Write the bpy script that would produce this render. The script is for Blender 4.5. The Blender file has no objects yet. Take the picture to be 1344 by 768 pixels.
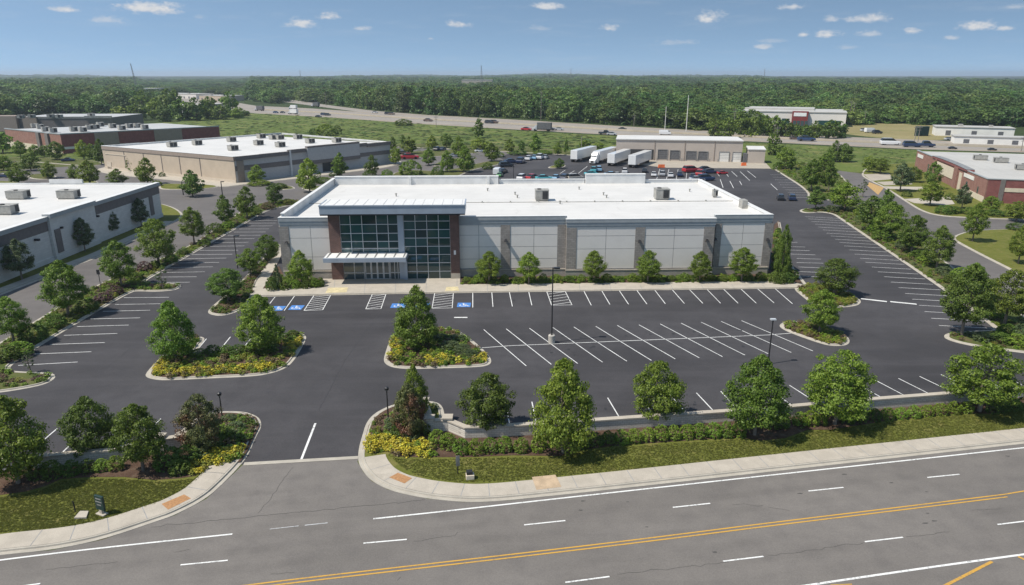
HAZE, EXPOSURE = 1.15e-4, 0.3
import bpy, bmesh, math, random
import numpy as np
from mathutils import Vector, Matrix
from mathutils.geometry import tessellate_polygon
R = math.radians
SC = bpy.context.scene
COL = SC.collection
rnd = random.Random(7)

# ---------------------------------------------------------------- camera (photo pixels 1344 x 768 are used to survey the site)
FPX, HOR, H = 925.0, 97.0, 32.0
PITCH = math.atan((384 - HOR) / FPX)
CP, SP = math.cos(PITCH), math.sin(PITCH)
def ray(px, py):
    u = (px - 672) / FPX; v = (384 - py) / FPX
    return Vector((u, CP + v * SP, -SP + v * CP))
def P(px, py, z=0.0):
    d = ray(px, py); t = (z - H) / d.z
    return Vector((d.x * t, d.y * t, z))
def G2(px, py, z=0.0):
    p = P(px, py, z); return (p.x, p.y)
def proj(x, y, z):
    zz = z - H
    dep = y * CP - zz * SP; up = y * SP + zz * CP
    return (672 + FPX * x / dep, 384 - FPX * up / dep)
def height_at(Y, py):
    d = ray(672, py); return H + d.z / d.y * Y
def depth_of(x, y, z=0): return y * CP - (z - H) * SP

cam = bpy.data.cameras.new('camera'); camo = bpy.data.objects.new('camera', cam); COL.objects.link(camo)
camo.location = (0, 0, H); camo.rotation_euler = (math.pi / 2 - PITCH, 0, 0)
cam.sensor_width = 36; cam.lens = 36 * FPX / 1344; cam.clip_end = 20000; cam.clip_start = 0.5
SC.camera = camo

# ---------------------------------------------------------------- materials
def new_mat(name):
    m = bpy.data.materials.new(name); m.use_nodes = True
    nt = m.node_tree; nt.nodes.clear()
    out = nt.nodes.new('ShaderNodeOutputMaterial')
    b = nt.nodes.new('ShaderNodeBsdfPrincipled'); nt.links.new(b.outputs[0], out.inputs[0])
    return m, nt, b, out
def N(nt, t, **kw):
    n = nt.nodes.new(t)
    for k, v in kw.items():
        if k in ('op',): n.operation = v
        elif k == 'bt': n.blend_type = v
        else: setattr(n, k, v)
    return n
def mixc(nt, fac, a, b, bt='MIX'):
    n = nt.nodes.new('ShaderNodeMix'); n.data_type = 'RGBA'; n.blend_type = bt
    for sock, val in ((n.inputs[0], fac), (n.inputs[6], a), (n.inputs[7], b)):
        if hasattr(val, 'links') or hasattr(val, 'is_linked'): nt.links.new(val, sock)
        elif isinstance(val, (int, float)): sock.default_value = val
        else: sock.default_value = (*val, 1)
    return n.outputs[2]
def ramp(nt, val, lo, hi):
    n = nt.nodes.new('ShaderNodeMapRange'); n.inputs[1].default_value = lo; n.inputs[2].default_value = hi
    n.interpolation_type = 'SMOOTHSTEP'
    nt.links.new(val, n.inputs[0]); return n.outputs[0]
def noise(nt, vec, scale, detail=4, rough=.55, mapscale=None, rot=0):
    n = nt.nodes.new('ShaderNodeTexNoise'); n.inputs['Scale'].default_value = scale
    n.inputs['Detail'].default_value = detail; n.inputs['Roughness'].default_value = rough
    if vec is not None:
        if mapscale:
            mp = nt.nodes.new('ShaderNodeMapping'); mp.inputs['Scale'].default_value = mapscale
            mp.inputs['Rotation'].default_value = (0, 0, rot)
            nt.links.new(vec, mp.inputs[0]); vec = mp.outputs[0]
        nt.links.new(vec, n.inputs['Vector'])
    return n.outputs[0]
def objco(nt):
    return nt.nodes.new('ShaderNodeTexCoord').outputs['Object']
def geopos(nt):
    return nt.nodes.new('ShaderNodeNewGeometry').outputs['Position']
def bump(nt, b, h, strength=.3, dist=.05):
    n = nt.nodes.new('ShaderNodeBump'); n.inputs['Strength'].default_value = strength; n.inputs['Distance'].default_value = dist
    nt.links.new(h, n.inputs['Height']); nt.links.new(n.outputs[0], b.inputs['Normal'])
MATS = {}
def plain(name, col, rough=.7, metal=0, var=.15, scale=1.5, spec=.4):
    if name in MATS: return MATS[name]
    m, nt, b, _ = new_mat(name)
    co = objco(nt); n = noise(nt, co, scale, 5)
    c = mixc(nt, ramp(nt, n, .3, .7), [x * (1 - var) for x in col], [min(1, x * (1 + var)) for x in col])
    nt.links.new(c, b.inputs['Base Color'])
    b.inputs['Roughness'].default_value = rough; b.inputs['Metallic'].default_value = metal
    b.inputs['Specular IOR Level'].default_value = spec
    MATS[name] = m; return m

def asphalt(name, col, var, grain=.35, tracks=None, stain=.5):
    m, nt, b, _ = new_mat(name); p = geopos(nt)
    big = noise(nt, p, .05, 5, .6); mid = noise(nt, p, .6, 4, .6); fine = noise(nt, p, 9, 2, .7)
    streak = noise(nt, p, .35, 4, .6, (.12, 1, 1), 0)
    lo = [x * (1 - var) for x in col]; hi = [x * (1 + var) for x in col]
    c = mixc(nt, ramp(nt, big, .3, .7), lo, hi)
    c = mixc(nt, ramp(nt, mid, .35, .75), c, mixc(nt, .5, c, (col[0]*.75, col[1]*.75, col[2]*.78)))
    c2 = mixc(nt, ramp(nt, streak, .45, .75), c, [x * (1 + var * 1.3) for x in col])
    c = mixc(nt, .5, c, c2)
    g = N(nt, 'ShaderNodeMath', op='MULTIPLY_ADD'); nt.links.new(fine, g.inputs[0]); g.inputs[1].default_value = grain * 2; g.inputs[2].default_value = 1 - grain
    cc = N(nt, 'ShaderNodeVectorMath', op='SCALE'); nt.links.new(c, cc.inputs[0]); nt.links.new(g.outputs[0], cc.inputs['Scale'])
    c = cc.outputs[0]
    if tracks:   # worn wheel paths and oil strips along the carriageway
        ang, period, off = tracks
        mp = nt.nodes.new('ShaderNodeMapping'); mp.inputs['Rotation'].default_value = (0, 0, -ang)
        nt.links.new(p, mp.inputs[0])
        sx = nt.nodes.new('ShaderNodeSeparateXYZ'); nt.links.new(mp.outputs[0], sx.inputs[0])
        a = N(nt, 'ShaderNodeMath', op='MULTIPLY_ADD'); nt.links.new(sx.outputs[1], a.inputs[0]); a.inputs[1].default_value = 2 * math.pi / period; a.inputs[2].default_value = off
        s = N(nt, 'ShaderNodeMath', op='SINE'); nt.links.new(a.outputs[0], s.inputs[0])
        w = noise(nt, p, .15, 3)
        f = N(nt, 'ShaderNodeMath', op='MULTIPLY'); nt.links.new(ramp(nt, s.outputs[0], -.6, 1), f.inputs[0]); nt.links.new(ramp(nt, w, .35, .95), f.inputs[1])
        c = mixc(nt, f.outputs[0], c, mixc(nt, .5, c, (col[0]*.55, col[1]*.55, col[2]*.56)))
    nt.links.new(c, b.inputs['Base Color'])
    b.inputs['Roughness'].default_value = .85; b.inputs['Specular IOR Level'].default_value = .3
    bump(nt, b, fine, .35, .02)
    MATS[name] = m; return m
def ground_mix(name, cols, scales, bumpy=.4, grain=8):
    m, nt, b, _ = new_mat(name); p = geopos(nt)
    c = mixc(nt, ramp(nt, noise(nt, p, scales[0], 6, .65), .35, .68), cols[0], cols[1])
    c = mixc(nt, ramp(nt, noise(nt, p, scales[1], 5, .6), .48, .72), c, cols[2])
    f = noise(nt, p, grain, 3, .7)
    c = mixc(nt, ramp(nt, f, .25, .8), mixc(nt, .5, c, [x * .45 for x in cols[0]]), c)
    nt.links.new(c, b.inputs['Base Color']); b.inputs['Roughness'].default_value = .95; b.inputs['Specular IOR Level'].default_value = .15
    bump(nt, b, f, bumpy, .08)
    MATS[name] = m; return m
def masonry(name, c1, c2, mortar, bw, bh, msize=.012, var=.25, rough=.85):
    m, nt, b, _ = new_mat(name); co = objco(nt)
    s = nt.nodes.new('ShaderNodeSeparateXYZ'); nt.links.new(co, s.inputs[0])
    a = N(nt, 'ShaderNodeMath', op='ADD'); nt.links.new(s.outputs[0], a.inputs[0]); nt.links.new(s.outputs[1], a.inputs[1])
    v = nt.nodes.new('ShaderNodeCombineXYZ'); nt.links.new(a.outputs[0], v.inputs[0]); nt.links.new(s.outputs[2], v.inputs[1])
    t = nt.nodes.new('ShaderNodeTexBrick'); nt.links.new(v.outputs[0], t.inputs['Vector'])
    t.inputs['Color1'].default_value = (*c1, 1); t.inputs['Color2'].default_value = (*c2, 1); t.inputs['Mortar'].default_value = (*mortar, 1)
    t.inputs['Scale'].default_value = 1; t.inputs['Brick Width'].default_value = bw; t.inputs['Row Height'].default_value = bh
    t.inputs['Mortar Size'].default_value = msize; t.inputs['Bias'].default_value = 0
    n = noise(nt, co, .8, 5)
    c = mixc(nt, ramp(nt, n, .3, .7), t.outputs[0], mixc(nt, var, t.outputs[0], (c1[0]*.5, c1[1]*.5, c1[2]*.5)))
    nt.links.new(c, b.inputs['Base Color']); b.inputs['Roughness'].default_value = rough
    bump(nt, b, t.outputs['Fac'], -.4, .02)
    MATS[name] = m; return m
def foliage(name, dark, light, tint=None, trans=.25, spread=.5):
    m = bpy.data.materials.new(name); m.use_nodes = True; nt = m.node_tree; nt.nodes.clear()
    out = nt.nodes.new('ShaderNodeOutputMaterial')
    g = nt.nodes.new('ShaderNodeNewGeometry'); oi = nt.nodes.new('ShaderNodeObjectInfo')
    c = mixc(nt, g.outputs['Random Per Island'], dark, light)
    if tint is not None:
        n = noise(nt, nt.nodes.new('ShaderNodeTexCoord').outputs['Object'], 2.2 if name != 'red_leaves' else 1.6, 3)
        c = mixc(nt, ramp(nt, n, .42, .62), c, mixc(nt, g.outputs['Random Per Island'], [x * .6 for x in tint], tint))
    if name in ('forest_leaves', 'meadow_leaves'):
        k = noise(nt, g.outputs['Position'], .007 if name == 'forest_leaves' else .03, 5, .68)
        c = mixc(nt, ramp(nt, k, .32, .68), mixc(nt, .5, c, [x * .6 for x in dark]), mixc(nt, .4, c, (light[0] * 1.1, light[1] * 1.12, light[2])))
    hs = nt.nodes.new('ShaderNodeHueSaturation'); nt.links.new(c, hs.inputs['Color'])
    mr = nt.nodes.new('ShaderNodeMapRange'); nt.links.new(oi.outputs['Random'], mr.inputs[0]); mr.inputs[3].default_value = 1 - spread * .5; mr.inputs[4].default_value = 1 + spread * .62
    nt.links.new(mr.outputs[0], hs.inputs['Value'])
    w = nt.nodes.new('ShaderNodeTexWhiteNoise'); w.noise_dimensions = '1D'; nt.links.new(oi.outputs['Random'], w.inputs['W'])
    mr2 = nt.nodes.new('ShaderNodeMapRange'); nt.links.new(w.outputs[0], mr2.inputs[0]); mr2.inputs[3].default_value = .5 - .014 * spread * 2; mr2.inputs[4].default_value = .5 + .02 * spread * 2
    nt.links.new(mr2.outputs[0], hs.inputs['Hue'])
    d = nt.nodes.new('ShaderNodeBsdfPrincipled'); d.inputs['Roughness'].default_value = .5; d.inputs['Specular IOR Level'].default_value = .34
    tr = nt.nodes.new('ShaderNodeBsdfTranslucent'); mx = nt.nodes.new('ShaderNodeMixShader'); mx.inputs[0].default_value = trans
    nt.links.new(hs.outputs[0], d.inputs['Base Color']); nt.links.new(hs.outputs[0], tr.inputs[0])
    nt.links.new(d.outputs[0], mx.inputs[1]); nt.links.new(tr.outputs[0], mx.inputs[2]); nt.links.new(mx.outputs[0], out.inputs[0])
    MATS[name] = m; return m
def concrete(name, col, var=.12, scale=.8):
    m, nt, b, _ = new_mat(name); p = geopos(nt)
    c = mixc(nt, ramp(nt, noise(nt, p, scale, 6, .65), .3, .72), [x * (1 - var) for x in col], [x * (1 + var) for x in col])
    f = noise(nt, p, 14, 2, .7)
    c = mixc(nt, ramp(nt, f, .3, .7), mixc(nt, .3, c, [x * .6 for x in col]), c)
    c = mixc(nt, ramp(nt, noise(nt, p, .22, 5, .7), .56, .75), c, [x * .72 for x in col])
    nt.links.new(c, b.inputs['Base Color']); b.inputs['Roughness'].default_value = .9; b.inputs['Specular IOR Level'].default_value = .25
    MATS[name] = m; return m
def paintmat(name, col, wear=.5):
    m, nt, b, _ = new_mat(name); p = geopos(nt)
    n = noise(nt, p, 6, 5, .75); n2 = noise(nt, p, .5, 4)
    f = N(nt, 'ShaderNodeMath', op='MULTIPLY'); nt.links.new(ramp(nt, n, .42, .72), f.inputs[0]); nt.links.new(ramp(nt, n2, .3, .75), f.inputs[1])
    f2 = N(nt, 'ShaderNodeMath', op='MULTIPLY'); nt.links.new(f.outputs[0], f2.inputs[0]); f2.inputs[1].default_value = wear * 1.5
    c = mixc(nt, f2.outputs[0], col, (.12, .12, .12))
    nt.links.new(c, b.inputs['Base Color']); b.inputs['Roughness'].default_value = .7
    MATS[name] = m; return m
def roofmat(name, col, var=.08, dirt=.25):
    m, nt, b, _ = new_mat(name); p = objco(nt)
    n = noise(nt, p, .12, 6, .65); n2 = noise(nt, p, .5, 6, .7, (1, .35, 1))
    c = mixc(nt, ramp(nt, n, .35, .7), col, [x * (1 - var) for x in col])
    c = mixc(nt, ramp(nt, n2, .56, .8), c, mixc(nt, dirt, c, (.25, .23, .2)))
    s = nt.nodes.new('ShaderNodeSeparateXYZ'); nt.links.new(p, s.inputs[0])      # lapped membrane sheets 3 m wide
    w = N(nt, 'ShaderNodeMath', op='MODULO'); nt.links.new(s.outputs[1], w.inputs[0]); w.inputs[1].default_value = 3.0
    l = N(nt, 'ShaderNodeMath', op='LESS_THAN'); nt.links.new(w.outputs[0], l.inputs[0]); l.inputs[1].default_value = .09
    f = N(nt, 'ShaderNodeMath', op='MULTIPLY'); nt.links.new(l.outputs[0], f.inputs[0]); f.inputs[1].default_value = .45
    c = mixc(nt, f.outputs[0], c, [x * .55 for x in col])
    nt.links.new(c, b.inputs['Base Color']); b.inputs['Roughness'].default_value = .6
    MATS[name] = m; return m
def glassmat(name, col, rough=.04):
    m, nt, b, _ = new_mat(name)
    g = nt.nodes.new('ShaderNodeNewGeometry')
    c = mixc(nt, g.outputs['Random Per Island'], [x * .6 for x in col], [x * 1.5 for x in col])
    nt.links.new(c, b.inputs['Base Color']); b.inputs['Roughness'].default_value = rough; b.inputs['Specular IOR Level'].default_value = .7
    co = objco(nt); bump(nt, b, noise(nt, co, .5, 2), .05, .05)
    MATS[name] = m; return m

asphalt('lot_asphalt', (.052, .0495, .052), .30, .42)
asphalt('road_asphalt', (.160, .146, .132), .14, .3, tracks=(R(10.6), 1.85, 1.0))
asphalt('drive_asphalt', (.128, .117, .110), .15, .28)
asphalt('freeway_concrete', (.285, .255, .22), .1, .12)
ground_mix('lawn', [(.125, .14, .026), (.165, .17, .038), (.21, .185, .062)], (.25, .7), .6, 10)
ground_mix('meadow', [(.095, .135, .03), (.145, .18, .045), (.22, .21, .08)], (.03, .09), .6, .8)
ground_mix('dry_field', [(.26, .22, .10), (.33, .28, .14), (.2, .2, .07)], (.02, .06), .5, .6)
ground_mix('forest_ground', [(.035, .055, .015), (.05, .075, .02), (.06, .07, .025)], (.02, .06), .5, .3)
ground_mix('mulch', [(.09, .055, .038), (.135, .085, .06), (.17, .13, .09)], (.8, 1.4), .8, 9)
ground_mix('verge', [(.085, .11, .028), (.13, .135, .05), (.16, .11, .065)], (.15, .45), .6, 7)
concrete('kerb_concrete', (.42, .385, .325))
concrete('walk_concrete', (.435, .39, .325), .09)
concrete('apron_concrete', (.39, .345, .28), .1, .3)
paintmat('white_paint', (.72, .715, .69), .8); paintmat('yellow_paint', (.54, .30, .045), .6); paintmat('blue_paint', (.06, .20, .52), .3)
paintmat('faint_paint', (.46, .46, .46), .9)
plain('oil_stain', (.026, .025, .026), .6); plain('crack_seal', (.075, .070, .066), .9); plain('tactile', (.36, .19, .085), .8, var=.2, scale=6); plain('rust_concrete', (.44, .33, .22), .9)
plain('yellow_tactile', (.55, .47, .28), .85)
plain('brick_crossing', (.42, .27, .11), .85, var=.2, scale=3)
roofmat('roof_white', (.615, .60, .57), .1, .35); roofmat('roof_cream', (.47, .455, .42), .12, .4); roofmat('roof_grey', (.46, .46, .45), .15, .4)
plain('panel_grey', (.70, .66, .61), .75, var=.025, scale=.5); plain('joint_grey', (.27, .27, .27), .8)
plain('cornice_metal', (.34, .36, .365), .45, .0, .06); plain('fascia_blue', (.36, .41, .47), .4, .25, .06, .7)
plain('cap_white', (.64, .635, .615), .55, var=.05); plain('parapet_white', (.66, .66, .64), .7, var=.1, scale=.4)
plain('alu', (.62, .64, .65), .4, .3, .05); plain('dark_metal', (.03, .03, .032), .45, .2); plain('grey_metal', (.26, .26, .25), .5, .2, .2)
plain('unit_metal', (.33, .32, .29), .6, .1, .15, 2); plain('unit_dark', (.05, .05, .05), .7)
plain('beige_panel', (.47, .39, .30), .8, var=.05, scale=.4); plain('beige_light', (.52, .45, .36), .8, var=.05)
plain('grey_render', (.47, .455, .44), .8, var=.06); plain('taupe', (.29, .235, .195), .8, var=.08); plain('taupe_dark', (.175, .155, .145), .8, var=.08)
plain('warehouse_wall', (.46, .40, .345), .8, var=.04, scale=.3); plain('cream_stone', (.62, .54, .42), .8, var=.07)
plain('door_grey', (.12, .12, .125), .6); plain('off_white', (.74, .72, .67), .75, var=.06, scale=.3)
plain('concrete_base', (.45, .42, .37), .9); plain('bark', (.19, .155, .125), .95, var=.3, scale=5)
plain('sign_green', (.012, .035, .03), .5); plain('sign_white', (.8, .8, .78), .5); plain('orange_plastic', (.75, .17, .05), .5)
plain('tyre', (.02, .02, .02), .9); plain('pole_wood', (.25, .22, .19), .9); plain('red_front', (.21, .035, .03), .6, var=.15)
masonry('stone_veneer', (.27, .245, .22), (.36, .325, .29), (.20, .185, .17), .62, .3, .02, .3)
masonry('base_stone', (.36, .33, .29), (.44, .40, .35), (.28, .26, .23), .5, .22, .02, .3)
masonry('brown_brick', (.115, .06, .048), (.17, .085, .065), (.20, .16, .14), .45, .16, .015, .4)
masonry('red_brick', (.255, .115, .085), (.31, .15, .115), (.34, .24, .20), .5, .18, .015, .35)
masonry('dark_red_brick', (.22, .062, .056), (.27, .085, .075), (.26, .16, .15), .5, .18, .015, .35)
masonry('wall_stone', (.64, .60, .53), (.74, .70, .63), (.46, .43, .38), .5, .2, .025, .35)
masonry('white_block', (.60, .585, .55), (.66, .645, .605), (.50, .49, .46), .8, .4, .012, .1)
glassmat('store_glass', (.018, .055, .055)); glassmat('spandrel_glass', (.05, .11, .11), .1); glassmat('lobby_glass', (.05, .075, .08), .08); glassmat('car_glass', (.015, .018, .02))
foliage('green_leaves', (.068, .125, .011), (.265, .345, .055), None, .45)
foliage('dark_leaves', (.050, .098, .011), (.195, .27, .05), None, .42, .4)
foliage('bright_leaves', (.095, .160, .013), (.31, .39, .06), None, .46, .4)
foliage('red_leaves', (.065, .085, .025), (.14, .15, .05), (.20, .095, .055), .2, .2)
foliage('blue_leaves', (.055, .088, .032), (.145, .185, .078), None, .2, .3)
foliage('hedge_leaves', (.085, .15, .010), (.22, .31, .035), None, .2, .35)
foliage('yellow_flowers', (.30, .28, .03), (.66, .54, .05), None, .2, .3)
foliage('lime_cover', (.12, .15, .02), (.30, .29, .05), None, .2, .4)
foliage('brown_cover', (.11, .075, .04), (.20, .15, .08), None, .2, .5)
foliage('plum_cover', (.07, .035, .04), (.14, .08, .075), None, .2, .4)
foliage('forest_leaves', (.046, .092, .015), (.155, .225, .052), None, .32, .8)
foliage('meadow_leaves', (.085, .13, .03), (.19, .235, .075), None, .3, 1.0)

# ---------------------------------------------------------------- objects, names, labels
ORD = ['', 'first', 'second', 'third', 'fourth', 'fifth', 'sixth', 'seventh', 'eighth', 'ninth', 'tenth', 'eleventh', 'twelfth', 'thirteenth', 'fourteenth', 'fifteenth', 'sixteenth', 'seventeenth', 'eighteenth', 'nineteenth', 'twentieth']
for i in range(1, 10): ORD.append('twenty-' + ORD[i])
ORD.append('thirtieth')
for i in range(1, 10): ORD.append('thirty-' + ORD[i])
def tag(o, label=None, cat=None, group=None, kind=None):
    if label: o['label'] = label
    if cat: o['category'] = cat
    if group: o['group'] = group
    if kind: o['kind'] = kind
    return o
def empty(name, loc=(0, 0, 0), rz=0.0, **kw):
    o = bpy.data.objects.new(name, None); o.empty_display_size = .3
    COL.objects.link(o); o.location = loc; o.rotation_euler = (0, 0, rz)
    return tag(o, **kw)
class MB:
    def __init__(s): s.v = []; s.f = []; s.m = []; s.p = []
    def add(s, vs, fs, mi=0):
        k = len(s.v); s.v += [tuple(p) for p in vs]
        f0 = len(s.f)
        for f in fs: s.f.append([i + k for i in f]); s.m.append(mi)
        s.p.append((k, len(s.v), f0, len(s.f)))
        return s
    def box(s, x0, x1, y0, y1, z0, z1, mi=0):
        return s.add([(x0,y0,z0),(x1,y0,z0),(x1,y1,z0),(x0,y1,z0),(x0,y0,z1),(x1,y0,z1),(x1,y1,z1),(x0,y1,z1)],
                     [(0,3,2,1),(4,5,6,7),(0,1,5,4),(1,2,6,5),(2,3,7,6),(3,0,4,7)], mi)
    def hexa(s, b, t, mi=0):      # four bottom points, four top points
        return s.add(list(b) + list(t), [(0,3,2,1),(4,5,6,7),(0,1,5,4),(1,2,6,5),(2,3,7,6),(3,0,4,7)], mi)
    def prism(s, pts, z0, z1, mi=0):
        pts = ccw(pts); n = len(pts)
        tris = tessellate_polygon([[Vector((p[0], p[1], 0)) for p in pts]])
        k = [(p[0], p[1], z0) for p in pts] + [(p[0], p[1], z1) for p in pts]
        fs = [(i, (i + 1) % n, n + (i + 1) % n, n + i) for i in range(n)]
        fs += [orient(pts, t, n) for t in tris]
        return s.add(k, fs, mi)
    def sheet(s, pts, z, mi=0):
        pts = ccw(pts)
        tris = tessellate_polygon([[Vector((p[0], p[1], 0)) for p in pts]])
        return s.add([(p[0], p[1], z) for p in pts], [orient(pts, t, 0) for t in tris], mi)
    def tube(s, p, q, r0, r1, n=8, mi=0, cap=True):
        p = Vector(p); q = Vector(q); d = (q - p)
        a = d.normalized().orthogonal().normalized(); b = d.normalized().cross(a)
        vs = []
        for c, r in ((p, r0), (q, r1)):
            for i in range(n):
                t = 2 * math.pi * i / n; vs.append(c + a * (r * math.cos(t)) + b * (r * math.sin(t)))
        fs = [(i, (i + 1) % n, n + (i + 1) % n, n + i) for i in range(n)]
        if cap: fs += [tuple(range(n))[::-1], tuple(range(n, 2 * n))]
        return s.add(vs, fs, mi)
    def lathe(s, prof, c=(0, 0, 0), n=12, mi=0):
        vs = []
        for r, z in prof:
            for i in range(n):
                t = 2 * math.pi * i / n; vs.append((c[0] + r * math.cos(t), c[1] + r * math.sin(t), c[2] + z))
        fs = []
        for j in range(len(prof) - 1):
            for i in range(n): fs.append((j*n+i, j*n+(i+1)%n, (j+1)*n+(i+1)%n, (j+1)*n+i))
        fs += [tuple(range(n))[::-1], tuple((len(prof)-1)*n + i for i in range(n))]
        return s.add(vs, fs, mi)
    def each(s, name, mats, parent=None, **kw):      # one object for every piece added
        o = None
        for (v0, v1, f0, f1) in s.p:
            m = MB(); m.add(s.v[v0:v1], [[i - v0 for i in f] for f in s.f[f0:f1]]); m.m = s.m[f0:f1]; o = m.build(name, mats, parent, **kw)
        return o
    def build(s, name, mats, parent=None, origin=(0, 0, 0), smooth=False, bevel=0, **kw):
        me = bpy.data.meshes.new(name); o = Vector(origin)
        vs = [(v[0]-o.x, v[1]-o.y, v[2]-o.z) for v in s.v] if o.length else s.v
        me.from_pydata(vs, [], s.f)
        for m in (mats if isinstance(mats, (list, tuple)) else [mats]): me.materials.append(MATS[m] if isinstance(m, str) else m)
        me.polygons.foreach_set('material_index', s.m)
        if smooth: me.polygons.foreach_set('use_smooth', [True] * len(me.polygons))
        me.update()
        ob = bpy.data.objects.new(name, me); COL.objects.link(ob)
        if parent is not None: ob.parent = parent
        elif o.length: ob.location = o
        if bevel:
            b = ob.modifiers.new('bevel', 'BEVEL'); b.width = bevel; b.segments = 2; b.limit_method = 'ANGLE'
        return tag(ob, **kw)
def area2(p): return sum(p[i][0] * p[(i+1) % len(p)][1] - p[(i+1) % len(p)][0] * p[i][1] for i in range(len(p)))
def ccw(p):
    p = [tuple(q[:2]) for q in p]
    return p if area2(p) > 0 else p[::-1]
def orient(pts, t, off):
    a, b, c = (pts[i] for i in t)
    t = tuple(i + off for i in t)
    return t if (b[0]-a[0])*(c[1]-a[1]) - (b[1]-a[1])*(c[0]-a[0]) > 0 else t[::-1]
def copy_tree(o, parent=None):
    c = o.copy(); COL.objects.link(c)
    if parent is not None: c.parent = parent
    for ch in list(o.children):
        copy_tree(ch, c)
    return c
def px2(path, z=0.0): return [G2(x, y, z) for x, y in path]
def chaikin(p, n=2, closed=True):
    for _ in range(n):
        q = []
        m = len(p)
        rng = range(m) if closed else range(m - 1)
        if not closed: q.append(p[0])
        for i in rng:
            a, b = p[i], p[(i + 1) % m]
            q.append((a[0]*.75 + b[0]*.25, a[1]*.75 + b[1]*.25)); q.append((a[0]*.25 + b[0]*.75, a[1]*.25 + b[1]*.75))
        if not closed: q.append(p[-1])
        p = q
    return p
def normals2(p, closed):
    n = len(p); out = []
    for i in range(n):
        a = p[i-1] if (closed or i > 0) else p[i]; b = p[(i+1) % n] if (closed or i < n-1) else p[i]
        def nn(u, v):
            d = Vector((v[0]-u[0], v[1]-u[1]))
            return Vector((-d.y, d.x)).normalized() if d.length > 1e-9 else None
        n1 = nn(a, p[i]); n2 = nn(p[i], b)
        n1 = n1 or n2; n2 = n2 or n1
        m = (n1 + n2)
        m = m.normalized() if m.length > 1e-6 else n1
        k = min(1.6, 1 / max(.3, m.dot(n1)))
        out.append(m * k)
    return out
def offset(p, d, closed=True):     # d > 0: to the left (inside of a ccw loop)
    return [(a[0] + n.x * d, a[1] + n.y * d) for a, n in zip(p, normals2(p, closed))]
def sweep(mb, p, prof, closed, mi=0):
    ns = normals2(p, closed); m = len(prof); vs = []
    for a, n in zip(p, ns):
        for o, z in prof: vs.append((a[0] + n.x * o, a[1] + n.y * o, z))
    fs = []; L = len(p)
    for i in range(L if closed else L - 1):
        j = (i + 1) % L
        for k in range(m - 1): fs.append((i*m+k, j*m+k, j*m+k+1, i*m+k+1))
    mb.add(vs, fs, mi)
def stroke(mb, pts, w, z, mi=0):   # flat painted line along a polyline
    sweep(mb, pts, [(-w/2, z), (w/2, z)], False, mi)
KERB = [(0, 0), (0, .045), (.36, .04), (.40, .15), (.55, .155), (.55, 0)]
# ================================================================ SETTING: ground, roads, kerbs, markings
S = dict(kind='structure')
Z_G, Z_R, Z_L, Z_M = 0.0, .02, .03, .036
mb = MB(); mb.sheet([(-9000, -300), (9000, -300), (9000, 12000), (-9000, 12000)], 0); mb.build('ground', 'forest_ground', **S)
# --- far ground covers
def sheet(name, path, z, mat, smooth=0, **kw):
    p = px2(path)
    if smooth: p = chaikin(ccw(p), smooth)
    m = MB(); m.sheet(p, z); return m.build(name, mat, **(kw or S))
MEADOW = [(-120, 205), (150, 168), (300, 150), (336, 149), (443, 155), (546, 162), (672, 171), (807, 178.5), (977, 187), (1198, 197), (1344, 202), (1520, 208),
          (1520, 232), (1200, 232), (1100, 230), (1010, 230), (975, 216), (806, 213), (748, 206), (669, 204), (500, 205), (300, 205), (-120, 225)]
sheet('meadow', MEADOW, .008, 'meadow')
sheet('field', [(1100, 161), (1235, 163.5), (1262, 172), (1250, 186), (1150, 181.5), (1090, 173)], .01, 'dry_field', 2)
sheet('near_ground', [(-700, 900), (-260, 300), (-120, 215), (500, 203), (800, 211), (1100, 226), (1520, 228), (1650, 300), (2100, 900)], .012, 'verge')
# freeway, its exit ramp and the far interchange
sheet('freeway', [(230, 128), (262, 130), (300, 133), (336, 139), (410, 142.5), (486, 148), (600, 153), (672, 157), (820, 166), (977, 174.5), (1150, 181.5), (1344, 189), (1560, 198),
                  (1560, 211), (1344, 200.5), (1198, 196), (1020, 187.5), (807, 177.5), (672, 170), (546, 162.5), (443, 155), (336, 149), (300, 145.5), (288, 140), (225, 131)], .06, 'freeway_concrete')
sheet('exit_ramp', [(368, 130.5), (376, 130), (430, 138), (490, 145.5), (560, 151), (600, 153.2), (560, 152), (486, 149), (430, 141.5), (366, 133)], .05, 'freeway_concrete')
sheet('interchange_yard', [(215, 121), (300, 125), (310, 133), (296, 137), (250, 130), (205, 128)], .04, 'apron_concrete')
mb = MB()     # pale verge along both freeway shoulders
for off, w in (((0, -1.2), 0), ):
    pass
fl = px2([(336, 148.3), (443, 154.2), (546, 161.6), (672, 169), (807, 176.6), (1020, 186.4), (1198, 194.9), (1344, 199.2), (1560, 209)])
fu = px2([(336, 140), (410, 143.3), (486, 148.6), (600, 153.8), (672, 157.8), (820, 166.8), (977, 175.4), (1150, 182.6), (1344, 190.2), (1560, 199)])
stroke(mb, fl, .5, .08); stroke(mb, fu, .5, .08); mb.build('freeway_edge_line', 'yellow_paint', **S)
mb = MB()
def lerp2(a, b, t): return (a[0] + (b[0]-a[0]) * t, a[1] + (b[1]-a[1]) * t)
def resample(p, step):
    out = [p[0]]; acc = 0
    for a, b in zip(p, p[1:]):
        L = math.dist(a, b); t = step - acc
        while t < L: out.append(lerp2(a, b, t / L)); t += step
        acc = (acc + L) % step
    return out
med = [lerp2(a, b, .48) for a, b in zip(fl, [lerp2(fu[0], fu[1], .0), fu[1], lerp2(fu[2], fu[3], .5), fu[4], fu[5], lerp2(fu[5], fu[6], 1.2), fu[7], fu[8], fu[9]])]
m_ = MB(); stroke(m_, med, 3.0, .075); m_.build('freeway_median', 'dry_field', **S)
m_ = MB()
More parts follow.
